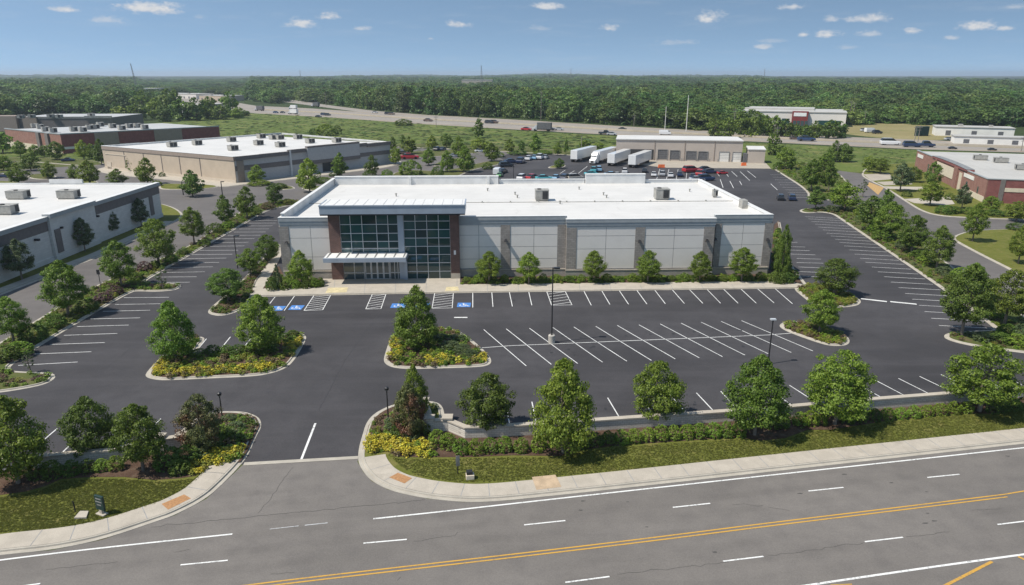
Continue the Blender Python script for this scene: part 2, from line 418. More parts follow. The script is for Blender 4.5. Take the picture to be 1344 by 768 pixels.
for o in (-8.5, -5.0, 5.0, 8.5): stroke(m_, offset(med, o, False), .28, .078)
m_.build('freeway_lanes', 'joint_grey', **S)
m_ = MB(); sweep(m_, med, [(-.3, .07), (-.12, 1.0), (.12, 1.0), (.3, .07)], False); tag(m_.build('median_barrier', 'apron_concrete'), 'long concrete barrier down the middle of the freeway', 'barrier')
# --- near roads
sheet('main_road', [(-400, 900), (-60, 743), (0, 729), (68, 722.6), (134, 709), (202, 686), (230, 676.5), (271, 655), (295, 633), (318, 611), (472, 601),
                    (469, 606), (477, 620), (488, 632), (509, 643), (531, 648), (561, 655), (607, 659.5), (634, 659.5), (672, 657), (840, 639), (1008, 620), (1344, 583), (1560, 559), (1900, 900), (900, 1500)], Z_R, 'road_asphalt')
sheet('side_street', [(-150, 520), (-150, 440), (20, 330), (150, 265), (-100, 250), (-120, 232), (150, 215), (300, 205), (520, 190), (662, 197), (668, 204), (655, 217), (633, 240), (520, 262), (400, 290), (187, 372), (20, 505)], Z_R, 'drive_asphalt')
sheet('access_road', [(1085, 222), (1131, 228), (1161, 245), (1205, 273.5), (1223, 281), (1248, 284), (1344, 287), (1520, 293), (1580, 330), (1620, 540), (1344, 440), (1240, 360), (1120, 265)], Z_R + .002, 'drive_asphalt')
LOT = [(318, 610.5), (472, 601.5), (520, 560), (620, 575), (1000, 548), (1344, 520), (1560, 504), (1560, 470), (1344, 456), (1300, 428), (1254, 388), (1100, 279), (1120, 268), (1075, 258), (1022, 225), (1008, 221), (872, 219),
       (806, 210), (748, 203), (669, 201), (656, 207), (664, 212), (653, 217), (632, 220), (615, 225), (603, 231), (590, 237), (430, 262), (396, 262), (360, 268), (335, 283), (187, 368), (60, 450), (0, 488), (-60, 520), (-120, 640), (60, 612), (207, 585), (250, 560)]
sheet('parking_lot', LOT, Z_L, 'lot_asphalt')
sheet('loading_apron', [(806, 208.5), (860, 210.5), (975, 212.5), (1004, 213), (1012, 221.5), (872, 220.3), (806, 212)], Z_L + .015, 'apron_concrete')

# --- kerbed green islands: kerb, planting bed
def island(name, path, fill, kerb='kerb', smooth=2, inner=.5, top=.14):
    p = chaikin(ccw(px2(path)), smooth)
    m = MB(); sweep(m, p, KERB, True); m.build(kerb, 'kerb_concrete', **S)
    q = offset(p, inner)
    m = MB(); m.sheet(q, top); m.build(name, fill, **S)
    return q
I_LEFT = [(191, 490), (191.5, 496), (207, 499.5), (225, 499.5), (280, 497), (336, 494.5), (358.5, 490), (375, 484), (384, 476), (393, 463), (402, 446), (401.5, 440.5), (396, 438), (386, 436.5), (374, 437), (366, 445), (352, 453), (320, 458), (285, 462), (256, 466), (262, 455), (270, 445), (264, 442), (252, 442), (236, 450), (215, 465)]
I_MID = [(506, 462.5), (503, 474), (508, 480), (518.5, 483.5), (536, 485), (580, 484), (626, 482.5), (640, 480.5), (645.5, 476), (643, 468), (629, 454), (610, 439), (598.5, 433), (586, 431), (561, 432), (530, 434.5), (516, 439), (511, 448)]
I_RIGHT = [(1022, 427), (1030, 422.5), (1045, 422), (1060, 424), (1093, 431), (1112, 441), (1116, 449), (1111, 454), (1093, 455), (1075, 451), (1040, 438.5), (1026, 432)]
I_EAST = [(1040, 378.5), (1050, 376), (1068, 374), (1092, 374.5), (1113, 383), (1127, 391.5), (1131, 397.5), (1123, 402.5), (1096, 404.5), (1068, 401), (1056, 392)]
I_WEST = [(272, 409), (281, 400), (297, 387), (318, 368), (340, 345), (357, 326), (366, 319), (371, 326), (357, 346), (343, 363), (337, 374), (334, 390), (323, 404), (306, 412), (288, 415.5), (275, 413)]
WEST_STRIP = [(-90, 526), (0, 516), (32, 511), (60, 505), (73, 497), (72, 491), (57, 489), (36, 488.5), (12, 487), (16, 478), (60, 450), (101, 425), (172, 383.5), (182, 382.5), (205, 383.5), (229, 381.5), (239, 377), (236, 373), (216, 371.5), (196, 371.5), (190, 369.5), (210, 358), (265, 326.5), (335, 286), (350, 277), (372, 271.5), (396, 268.5), (402, 264), (370, 261.5),
              (330, 271), (310, 281), (265, 313), (235, 330), (180, 352), (120, 377), (37, 427), (0, 450), (-90, 500)]
EAST_STRIP = [(1500, 486), (1420, 473), (1344, 464), (1308, 459.5), (1283, 456), (1258, 451), (1241, 445.5), (1238, 440.5), (1246, 437), (1268, 435), (1292, 434), (1306, 433), (1300, 427), (1254, 392), (1180, 341), (1100, 286), (1092, 281), (1078, 278.7), (1062, 280.3), (1051, 279), (1048.5, 276.3), (1056, 274), (1080, 272), (1125, 269), (1148, 268), (1165, 282), (1200, 311), (1244, 346), (1295, 383), (1344, 416), (1500, 505)]
NE_STRIP = [(1022, 226.5), (1060, 250.5), (1060, 262), (1064, 264.5), (1100, 262.5), (1128, 256), (1115, 242), (1098, 224), (1070, 214), (1030, 214), (1014, 221)]
ENTRY = island('planting_bed', I_LEFT, 'mulch'), island('planting_bed', I_MID, 'mulch'), island('planting_bed', I_RIGHT, 'mulch'), island('planting_bed', I_EAST, 'mulch'), island('planting_bed', I_WEST, 'mulch')
F_LEFT, F_MID, F_RIGHT, F_EAST, F_WEST = ENTRY
F_WS = island('verge', WEST_STRIP, 'verge'); F_ES = island('verge', EAST_STRIP, 'verge'); F_NE = island('verge', NE_STRIP, 'verge')
island('lawn', [(1249, 314), (1253, 309), (1273, 303), (1344, 300), (1520, 303), (1560, 470), (1344, 366), (1328, 356), (1290, 337), (1258, 320)], 'lawn')
NE_LAWN = [(1128, 229), (1141, 237.6), (1161, 246.5), (1199, 272), (1210, 277.5), (1223, 282), (1248, 285.5), (1343, 289), (1540, 296), (1540, 226), (1250, 214), (1190, 214), (1140, 218)]
F_NEL = island('lawn', NE_LAWN, 'lawn')
WL = [(-150, 450), (0, 388), (50, 369), (95, 351), (140, 334), (175, 316), (232, 291), (240, 285), (240, 280), (228, 272), (205, 266), (-150, 262)]
island('lawn', WL, 'lawn')
for pth, f in (([(207, 247), (211, 241.5), (240, 241.5), (283, 243), (288, 246), (260, 249), (215, 249.5)], 'lawn'),
               ([(128, 226), (127, 222), (140, 219), (300, 200), (525, 210), (528, 215), (506, 221), (454, 227), (400, 234), (345, 240), (312, 244), (294, 246), (269, 243), (239, 238), (205, 235), (160, 231)], 'walk_concrete'),
               ([(-40, 246), (-20, 239), (0, 237.5), (30, 239.5), (46, 243), (30, 247)], 'lawn'), ([(34, 233), (40, 229), (60, 228), (76, 231), (70, 235.5), (48, 236)], 'verge'), ([(90, 240), (92, 236), (108, 235), (132, 239), (126, 243.5), (100, 243)], 'lawn'),
               ([(-60, 208), (60, 206), (125, 211), (141, 216), (120, 218), (92, 217), (40, 212), (-60, 214)], 'verge'), ([(-60, 229), (0, 224), (20, 226), (24, 231), (0, 235), (-60, 240)], 'verge'),
               ([(512, 235), (516, 226), (545, 223), (575, 226), (600, 221), (640, 211.5), (656, 211), (664, 212.5), (653, 217.3), (632, 220.3), (615, 225.3), (603, 231.3), (588, 238), (545, 240)], 'verge'),
               ([(508, 206), (516, 200), (600, 197), (640, 193), (665, 196), (640, 199), (600, 204), (540, 207.5)], 'verge'), ([(560, 216), (620, 208), (626, 211), (575, 219.5)], 'verge'),
               ([(508, 192), (530, 188.5), (660, 190), (750, 199), (806, 205), (806, 208), (748, 203.8), (669, 199.5), (600, 196), (530, 193.5)], 'verge'),
               ([(717, 221), (724, 217.5), (741, 216), (743, 218.5), (734, 221)], 'lawn'), ([(392, 246), (408, 244), (430, 245), (425, 250), (405, 251)], 'verge'), ([(352, 247), (362, 243), (382, 244), (390, 248), (370, 250)], 'verge')):
    island('walk' if f == 'walk_concrete' else f, pth, f, smooth=2)
# walks in front of the beige and brick neighbours
def slab(name, path, z, mat, smooth=0): return sheet(name, path, z, mat, smooth)
slab('walk', [(1186, 262), (1246, 259), (1253, 268.5), (1240, 270), (1200, 267.5)], .16, 'walk_concrete'); slab('walk', [(1160, 245.3), (1212, 246), (1211, 250), (1167, 248.8)], .16, 'walk_concrete')
slab('parking_bay', [(1133, 229.5), (1166, 228), (1174, 235.5), (1144, 238.3)], .16, 'apron_concrete'); slab('parking_bay', [(1150, 239.5), (1190, 238), (1198, 242.5), (1161, 244)], .16, 'apron_concrete')
slab('brick_crossing', [(1141, 239.3), (1160, 246.5), (1152.5, 256), (1138, 243.5)], .03, 'brick_crossing')
p = chaikin(px2([(-150, 450), (0, 388), (50, 369), (95, 351), (140, 334), (175, 316), (232, 291)]), 2, False)
mb = MB(); sweep(mb, p, [(.6, .17), (2.7, .17)], False)
mb.build('walk', 'walk_concrete', **S)

# --- frontage: verge, lawns, pavements left and right of the driveway
KR = [(583, 560), (584, 545), (580, 532), (570, 527.5), (556, 526.5), (540, 527), (520, 530), (501, 537.5), (488, 546), (480, 557), (476, 571), (471, 588), (469.5, 606), (477, 620), (488, 632), (509, 643), (531, 649), (561, 655), (607, 659.5), (634, 659.5), (672, 657), (840, 639), (1008, 620), (1344, 583), (1560, 559)]
KL = [(-200, 762), (-60, 738), (0, 729), (68, 722.6), (134, 709), (202, 686), (230, 676.5), (271, 655), (295, 633), (315, 612), (326, 598), (336, 573.5), (343, 562), (342.5, 552), (336, 546), (322, 541), (302, 540), (285, 541), (268, 545), (256, 552)]
pR = chaikin(px2(KR), 2, False); pL = chaikin(px2(KL), 2, False)
for p in (pR, pL):
    mb = MB(); sweep(mb, p, KERB, False); mb.build('kerb', 'kerb_concrete', **S)
WALLR = [(563, 552), (587, 551.5), (610, 561), (672, 558.5), (774, 552), (967, 539), (1033, 534), (1135, 525), (1259, 515.5), (1344, 509), (1560, 492)]
WALLL = [(256, 553), (238, 573), (207, 577), (143, 591), (58, 598.5), (-10, 604), (-200, 622)]
WH = 1.25
wR = [G2(x, y, WH) for x, y in WALLR]; wL = [G2(x, y, WH) for x, y in WALLL]
fR = offset(pR, .5, False); fL = offset(pL, .5, False)
mb = MB(); mb.sheet(fR + wR[::-1], .13); mb.build('lawn', 'lawn', **S)
mb = MB(); mb.sheet(fL + wL, .13); mb.build('lawn', 'lawn', **S)
BEDR = px2([(560, 530), (545, 529), (522, 532), (504, 540), (491, 549), (484, 560), (480, 575), (476, 592), (486, 597), (509, 594), (520, 601), (545, 602), (569, 602), (615, 602), (672, 599.5), (737, 600.6), (761, 592.5), (818, 586), (905, 580), (965, 576), (1000, 580), (1030, 577), (1060, 566), (1090, 566), (1158, 555), (1258, 544), (1303, 545), (1344, 536), (1420, 528), (1560, 514)])
mb = MB(); mb.sheet(BEDR + wR[::-1], .15); mb.build('planting_bed', 'mulch', **S)
BEDL = px2([(-200, 680), (0, 652), (35, 647), (60, 640), (81, 630.5), (122, 628), (162.6, 628), (203, 632), (235, 630), (257, 626.5), (276, 612), (316, 608), (326, 592), (335, 572), (341, 560), (336, 549), (320, 543.5), (302, 542.5), (285, 543), (262, 549)])
mb = MB(); mb.sheet(BEDL + wL, .15); mb.build('planting_bed', 'mulch', **S)
# concrete pavement in slabs, gaps are the joints
def outer_run(p, lo, hi): return [q for q in p if lo(q) ]
i0 = min(range(len(pR)), key=lambda i: math.dist(pR[i], G2(470, 602))); runR = pR[i0:]
i1 = min(range(len(pL)), key=lambda i: math.dist(pL[i], G2(329, 590))); runL = pL[:i1 + 1]
def pavement(run, w0, w1, step):
    r = resample(run, step / 6); ns = normals2(r, False)
    m = MB(); m2 = MB()
    for k in range(0, len(r) - 6, 6):
        seg = r[k:k + 7]; sn = ns[k:k + 7]
        g = .03 / step * 6
        seg = [lerp2(seg[0], seg[1], g)] + seg[1:-1] + [lerp2(seg[-1], seg[-2], g)]
        vs = []
        for a, n in zip(seg, sn): vs += [(a[0]+n.x*w0, a[1]+n.y*w0, .165), (a[0]+n.x*w1, a[1]+n.y*w1, .165)]
        m.add(vs, [(2*i, 2*i+2, 2*i+3, 2*i+1) for i in range(6)], 1 if rnd.random() < .03 and k > 30 else 0)
    sweep(m2, r[:(len(r) - 7) // 6 * 6 + 1], [(w0, .158), (w1, .158)], False)
    m.build('pavement', ['walk_concrete', 'rust_concrete'], **S); m2.build('pavement_joint', 'joint_grey', **S)
pavement(runR, .56, 2.35, 2.4); pavement(runL, .56, 2.45, 2.6)
slab('tactile_paving', [(511, 629), (522.5, 622.8), (541, 630), (531, 637)], .175, 'tactile'); slab('tactile_paving', [(212.5, 664), (242, 651.5), (251, 656.5), (221, 671.5)], .175, 'tactile')
slab('pavement_patch', [(698, 628.5), (729, 625.5), (737, 641.5), (704, 645.5)], .175, 'rust_concrete')
mb = MB(); mb.prism(px2([(98, 683.5), (106, 674.5), (117, 674.5), (114, 683)]), .1, .27); mb.build('concrete_pad', 'walk_concrete', **S)

# --- walk round the store
WALK = [(326, 389.5), (337, 372), (352, 345), (366, 326), (371, 332), (365, 345), (349, 374), (345, 380), (425, 378.3), (424, 367), (604, 366), (604, 374.5), (700, 373.4), (850, 372), (1012, 370), (1043, 372), (1058, 376), (1046, 378.3), (850, 380.8), (672, 383.3), (520, 385.6), (400, 388)]
mb = MB(); p = px2(WALK); mb.prism(p, 0, .155); mb.build('walk', 'walk_concrete', **S)
mb = MB(); sweep(mb, px2([(330, 390), (400, 388.6), (520, 386.2), (672, 383.9), (850, 381.4), (1046, 378.8)]), [(0, .04), (.3, .04), (.33, .158), (.6, .16)], False); mb.build('kerb', 'kerb_concrete', **S)
mb = MB()
for k in range(15):
    x = 440 + k * 40
    stroke(mb, px2([(x, 374.5 if x > 605 else 367), (x + (x-640)*.012, 386.3 - (x-500)*.0145)]), .06, .162)
mb.build('pavement_joint', 'joint_grey', **S)
slab('tactile_paving', [(431, 379), (457, 378.5), (455, 385), (427, 386)], .168, 'yellow_tactile'); slab('tactile_paving', [(586, 378), (601, 377.5), (603, 383), (584, 383.5)], .168, 'yellow_tactile')
slab('planting_bed', [(345, 379.5), (352, 364), (366, 350), (372, 361), (420, 366), (424, 370), (424, 378)], .14, 'mulch')
mb = MB(); mb.sheet(px2([(605, 374.2), (605, 362), (800, 358), (1013, 356), (1013, 369.7), (850, 371.7), (700, 373.2)]), .14); mb.build('planting_bed', 'mulch', **S)
mb = MB(); mb.sheet(px2([(1014, 372), (1012, 340), (1016, 296), (1022, 290), (1030, 330), (1042, 358), (1052, 372)]), .14); mb.build('planting_bed', 'mulch', **S)
mb = MB(); sweep(mb, px2([(1060, 375), (1042, 352), (1032, 330), (1024, 292)]), KERB, False); mb.build('kerb', 'kerb_concrete', **S)

# --- painted markings
wm = MB(); W = .11
def ln(x0, y0, x1, y1, w=W, m=None, z=Z_M): stroke(m or wm, [G2(x0, y0), G2(x1, y1)], w, z)
for a in ((361,390,346,409),(386.7,388.7,373,408),(620.5,384.5,620.5,404),(645.5,384.2,647,403),(668.5,383.8,672.5,402.5),(694,383.5,698,401),(766.5,382.6,776,401),(790,382.3,800.5,400),(813,382,825,399.7),(836,381.6,849,399.4),(859.5,381.3,873.2,399),(882.7,381,898.2,398.7),(905.2,380.7,922.5,398.5),(928.2,380.4,945.7,398.4),(950,380.1,968.7,398.3),(972.7,379.8,992.5,398.2),(994.5,379.5,1016,398),(1017.5,379.3,1040,399),
          (635,433,690.7,480.7),(664.5,432,723.7,478.7),(695,431.2,758.2,477.5),(725.7,430.2,790.7,475.7),(753.2,429.5,822.7,474.5),(782,428.7,855,473.5),(810.2,427.5,886.2,471.5),(838.7,426.7,917.7,470),(866.5,425.5,948.2,468.5),(894,424.5,977.7,466.5),(920.2,423.2,1008,464.5),(946.5,422.2,1038.5,463),(973.2,421.2,1066.7,461),
          (663.5,531,669.5,560),(698,527.5,704.5,557),(735,528,741,556),(765,528,778,554),(797.5,522.5,814.5,551),(842,519,858,549),(879.5,518.7,903,545),(914,516,938,541.5),(946,514,970,541),(1020.5,519,1046,537),(1036,506,1078,533),(1133,509,1164,526),(1149,499.5,1190,521),(1179,497,1224,519.5),(1207,494.5,1254,517),(1235,492,1284,515),(1268,489.5,1312,508),(1322.5,497,1356,512),
          (162.5,391,222,390.5),(151,400,210.5,399),(135,409,197,407.5),(119,419,184,417.5),(101,429,169,427),(84,440.5,154,438),(65.5,452.5,137.5,450),(45,465,120,462),(24,480,102,475.5),
          (210,371,249,370.7),(202.5,364,258,363.5),(212,358,269,357),(222,351.5,279.5,350.5),(233,345.5,287.5,344.7),(243,340,297,339),(252,334.5,305,334),(262,329,312.5,328.7),(272.5,323.7,321,323),(282,318.5,326,318.2),(291,313.7,334,313.5),(299,309.2,342,309),(307,304.9,349,304.7),(314,300.8,353,300.7),(321,296.8,358,296.7),(327,293.2,362,293),(333,289.8,364,289.6),
          (271,445,252.5,467.5),(302.5,442.5,286,463),(329,445,318,459),(75,563,48,586),(99,578,78,598),(211,550,185,578),(131,590,118,600)): ln(*a)
ln(630, 457, 672, 454); ln(672, 454, 1008, 440); ln(1008, 440, 1040, 437.5); ln(596, 417, 613.5, 417, .35)
ln(414, 556, 395.5, 603.5, .2)
m_ = MB(); stroke(m_, [G2(320, 609.5), G2(470, 601)], .5, Z_M + .01); m_.build('concrete_strip', 'kerb_concrete', **S)
ln(1130, 392.3, 1164, 396.2, .5); ln(1168.5, 396.2, 1203, 399.6, .5)
# stalls along the east kerb
zl = [(195,258),(212,270),(228,283),(248,298),(265,313),(288,328),(308,345),(330,360),(352,377),(376,394),(400,412),(427,433),(455,455),(483,477),(512,498),(545,523),(577,548),(610,574),(645,602),(685,631),(720,662),(757,692),(793,724),(822,757),(857,792),(897,830)]
for x, y in zl:
    xl, yl = 1008 + x / 4, 220 + y / 4
    t = (yl + 3 - 281) / (427 - 281); xr = 1093 + t * (1300 - 1093)
    ln(xl, yl, xr, yl + (xr - xl) * .055)
for a in ((80,350,115,352),(90,365,130,368),(95,392,155,394),(105,416,195,418),(110,434,220,437),(120,455,248,459),(150,478,278,482),(150,500,290,503),(160,523,270,527),(165,547,265,551),(165,570,265,575)): ln(1008+a[0]/4, 220+a[1]/4, 1008+a[2]/4, 220+a[3]/4)
for k in range(10):
    y = 229.5 + k * 3.3; ln(1011 + k * 3.2, y, 1026 + (y - 227) * 1.53, y + .4, .12)
for a in ((603,375,634,413),(690,385,712,416),(740,370,790,416),(815,372,900,450),(880,366,955,425),(640,440,666,515),(725,455,758,518),(810,455,830,490),(1085,480,1145,535)): ln(850+a[0]/6.72, 170+a[1]/6.72, 850+a[2]/6.72, 170+a[3]/6.72, .16)
for k in range(6): ln(866 + k*12, 222 + k*.2, 861 + k*13, 238, .13)
for a in ((503,390,550,360),(570,400,632,365),(665,388,745,325)): ln(660+a[0]/6.72, 170+a[1]/6.72, 660+a[2]/6.72, 170+a[3]/6.72, .16)
# hatched aisles
def hatch(q, n):
    a, b, c, d = [G2(*p) for p in q]
    for u, v in ((a, b), (b, c), (c, d), (d, a)): stroke(wm, [u, v], W, Z_M)
    for k in range(n):
        t0 = k / n; t1 = (k + .9) / n
        stroke(wm, [lerp2(a, d, t1), lerp2(b, c, t0)], W, Z_M)
hatch([(412, 388.2), (434, 387.8), (423.5, 407), (399, 408)], 7); hatch([(488.5, 386.8), (506.5, 386.5), (500, 405.5), (480, 406)], 6)
hatch([(570.5, 385.3), (595, 385), (593.5, 404.5), (567, 405)], 6); hatch([(717.7, 383.4), (742, 383), (750.7, 400.5), (724, 401)], 5)
wm.build('parking_markings', 'white_paint', **S)
# blue bays with the access symbol
def access_bay(x, y, w):
    c = P(x, y); k = w * depth_of(c.x, c.y) / FPX / 2
    m = MB(); m.sheet([(c.x - k, c.y - 1.0), (c.x + k, c.y - 1.0), (c.x + k, c.y + 1.0), (c.x - k, c.y + 1.0)], Z_M)
    m.build('parking_symbol', 'blue_paint', **S)
    m = MB(); s = .8; q = lambda *pts: [(c.x + u * s * 1.15, c.y + v * s) for u, v in pts]
    z = Z_M + .004
    ring = [(-.15 + .5 * math.cos(t), -.25 + .5 * math.sin(t)) for t in [R(a) for a in range(130, 395, 15)]]
    stroke(m, q(*ring), .13, z); m.sheet(q(*[(-.12 + .16 * math.cos(t * .7), .78 + .16 * math.sin(t * .7)) for t in range(9)]), z)
    stroke(m, q((-.12, .55), (-.08, -.1), (.4, -.1), (.62, -.62), (.85, -.55)), .16, z); stroke(m, q((-.1, .3), (.38, .3)), .13, z + .001)
    m.build('parking_symbol', 'white_paint', **S)
for x, y, w in ((365, 405, 16), (389, 404, 17), (523, 401.5, 19), (555, 401, 17), (609, 400.5, 17.5)): access_bay(x, y, w)
# carriageway markings
rm = MB(); ym = MB(); fm = MB()
for a in ((237,742,299,736),(477,713.5,534,708.5),(688,689.5,742,683.8),(883,666.5,932,661.2),(1061,645,1107,640.2),(1217,627.2,1259,623),(29,770,53,766.5),(742,765,800,757.3),(949,737.2,1002,730.8),(1135,711.6,1185,705.7),(1309,689,1350,684),(1375,610.5,1415,606.5)): ln(*a, .13, rm)
def curve(pts, w, m, z=Z_M): stroke(m, chaikin(px2(pts), 2, False), w, z)
curve([(-60, 744.5), (0, 735.5), (120, 721), (305, 701.5)], .16, rm); curve([(490, 681.5), (580, 672), (672, 661.6), (840, 643), (1008, 624.5), (1344, 588), (1560, 565)], .16, rm)
curve([(1000, 778), (1065, 768), (1200, 748), (1344, 728), (1500, 708)], .18, rm)
ln(354, 695, 392, 690.8, .08, fm); ln(400, 690, 430, 686.8, .1, fm); fm.build('worn_marking', 'faint_paint', **S)
rm.build('road_markings', 'white_paint', **S)
DY = [(200, 788), (340, 768.5), (500, 750), (672, 730.3), (840, 710.5), (1008, 689), (1170, 669.5), (1320, 651)]
p = chaikin(px2(DY), 2, False)
stroke(ym, offset(p, .17, False) + [G2(1344, 645), G2(1500, 628)], .13, Z_M); stroke(ym, offset(p, -.17, False), .13, Z_M)
ln(1235, 772, 1302, 737.5, .2, ym); ln(1336, 731, 1360, 742, .2, ym); ln(1090, 768.6, 1118, 767.4, .1, ym)
ym.build('centre_line', 'yellow_paint', **S)
# sealed cracks and the saw-cut joint across the driveway mouth
cm = MB()
def crack(pts, w=.03):
    p = []
    q = px2(pts); q = resample(q, .5)
    for a in q: p.append((a[0] + rnd.gauss(0, .06), a[1] + rnd.gauss(0, .06)))
    if len(p) > 1: stroke(cm, p, w, Z_R + .008)
crack([(200, 692), (336, 678), (480, 664), (561, 656)], .05)
for q in ([(228, 726), (252, 721)], [(543, 711), (600, 703), (600, 694)], [(388, 733), (394, 730)], [(355, 754), (390, 752)], [(808, 754), (960, 738)], [(1008, 730), (1135, 712)], [(1190, 705), (1250, 698)], [(1008, 666), (1040, 671)], [(520, 762), (530, 756)], [(1275, 670), (1320, 668)], [(960, 662), (1005, 664)], [(340, 674), (385, 612)], [(60, 748), (160, 738)]): crack(q, .035)
for x, y in ((762, 670), (824, 659), (849, 692), (1109, 623), (938, 725), (1217, 674), (1226, 684), (1214, 687), (1050, 648), (1170, 634), (1216, 646), (1322, 599), (765, 658)):
    c = G2(x, y); k = rnd.uniform(.6, 1.1); cm.sheet([(c[0] + k*(.16 + .12*rnd.random()) * math.cos(t), c[1] + k*(.05 + .07*rnd.random()) * math.sin(t)) for t in [i * .7 for i in range(9)]], Z_R + .009)
cm.build('road_cracks', 'crack_seal', **S)
# oil drips in the bays, tyre scrubs and paving seams in the car park
cm = MB()
def blot(x, y, r, z): cm.sheet([(x + r * rnd.uniform(.5, 1.1) * math.cos(t), y + r * rnd.uniform(.7, 1.4) * math.sin(t)) for t in [i * .63 for i in range(10)]], z)
zb = Z_L + .004
for px0, py0, px1, py1, n in ((632, 396, 1010, 390, 15), (665, 444, 985, 434, 11), (705, 462, 1020, 452, 11), (150, 400, 210, 386, 3), (60, 460, 140, 415, 5), (240, 348, 300, 322, 6), (1150, 350, 1220, 400, 8), (1080, 300, 1150, 340, 8), (780, 540, 960, 522, 5), (1150, 515, 1260, 500, 4)):
    for k in range(n):
        t = (k + .5) / n; c = G2(px0 + (px1-px0)*t, py0 + (py1-py0)*t)
        for j in range(rnd.choice((1, 2, 2, 3))): blot(c[0] + rnd.gauss(0, .35), c[1] + rnd.gauss(0, .7), rnd.uniform(.08, .28), zb + .0006 * (j + 1) + .0001 * k)
for q in ([(505, 402), (455, 470), (415, 545)], [(330, 420), (470, 416), (640, 420)], [(645, 497), (1000, 474)], [(205, 430), (120, 500)], [(1095, 420), (1150, 470)], [(1135, 395), (1060, 300)]):
    pp = resample(px2(q), 1.0); stroke(cm, [(a[0] + rnd.gauss(0, .03), a[1] + rnd.gauss(0, .03)) for a in pp], .035, zb)
cm.build('asphalt_stains', 'oil_stain', **S)
# ================================================================ VEGETATION
ENV = dict(
 ball=[(0,.34),(.12,.46),(.4,.5),(.7,.43),(.9,.26),(1,.1)],
 oval=[(0,.22),(.08,.36),(.25,.5),(.5,.47),(.75,.33),(.92,.16),(1,.04)],
 cone=[(0,.3),(.1,.45),(.27,.5),(.48,.45),(.68,.35),(.84,.23),(.95,.12),(1,.04)],
 round=[(0,.24),(.12,.42),(.4,.5),(.68,.44),(.88,.27),(1,.08)],
 spire=[(0,.4),(.1,.5),(.4,.4),(.7,.22),(.9,.1),(1,.02)],
 wide=[(0,.3),(.15,.47),(.4,.5),(.65,.44),(.85,.3),(1,.1)],
 column=[(0,.42),(.15,.5),(.5,.48),(.8,.36),(.95,.2),(1,.08)])
def leaf_cloud(seed, shape, clumps, leaves, size, flat=.66, inner=.14, crad=.14, lump=.15, depth=.5):
    g = np.random.default_rng(seed); env = np.array(ENV[shape])
    t = g.random(clumps * 3); w = np.interp(t, env[:, 0], env[:, 1]); keep = g.random(len(t)) < (w / .5) ** 1.2
    t = t[keep][:clumps]; n = len(t); a = g.random(n) * 2 * np.pi
    ph = g.random(6) * 6.28
    lm = 1 + lump * (.6*np.sin(3*a + ph[0] + 5*t) + .5*np.sin(5*a + ph[1] - 9*t) + .5*np.sin(2*a + ph[2] + 14*t))
    rr = np.interp(t, env[:, 0], env[:, 1]) * np.clip(lm, .55, 1.25) * (depth + (1 - depth) * np.sqrt(g.random(n)))
    rr = np.maximum(rr - crad * .35, 0)
    c = np.stack([rr*np.cos(a), rr*np.sin(a), np.clip(t, .05, .97)], 1)
    cr = crad * (.6 + .7 * g.random(n)) * np.interp(t, [0, .6, 1], [1, 1, .55])
    k = g.integers(0, n, leaves)
    off = g.normal(size=(leaves, 3)); off /= np.linalg.norm(off, axis=1)[:, None]
    off *= (g.random((leaves, 1)) ** .45); off[:, 2] *= flat
    pos = c[k] + off * cr[k][:, None]
    m = int(leaves * inner); ti = g.random(m); ai = g.random(m) * 6.28; ri = np.interp(ti, env[:, 0], env[:, 1]) * .75 * np.sqrt(g.random(m))
    pos[:m] = np.stack([ri*np.cos(ai), ri*np.sin(ai), ti], 1)
    nrm = off * np.array([1, 1, 1.6]) + np.array([0, 0, .5]) + .42 * g.normal(size=(leaves, 3)) + .4 * pos * np.array([1, 1, 0]) * 2
    nrm /= np.linalg.norm(nrm, axis=1)[:, None] + 1e-9
    r = g.normal(size=(leaves, 3)); u = np.cross(nrm, r); u /= np.linalg.norm(u, axis=1)[:, None] + 1e-9; v = np.cross(nrm, u)
    s = size * (.6 + .8 * g.random((leaves, 1)))
    q = np.stack([pos - u*s*.5, pos + v*s*.32, pos + u*s*.5, pos - v*s*.32], 1)
    return q.reshape(-1, 3)
def quads_mesh(name, v, mat):
    me = bpy.data.meshes.new(name); n = len(v) // 4
    me.vertices.add(len(v)); me.vertices.foreach_set('co', v.astype(np.float32).ravel())
    me.loops.add(len(v)); me.loops.foreach_set('vertex_index', np.arange(len(v), dtype=np.int32))
    me.polygons.add(n); me.polygons.foreach_set('loop_start', np.arange(0, len(v), 4, dtype=np.int32))
    me.materials.append(MATS[mat]); me.update(calc_edges=True); return me
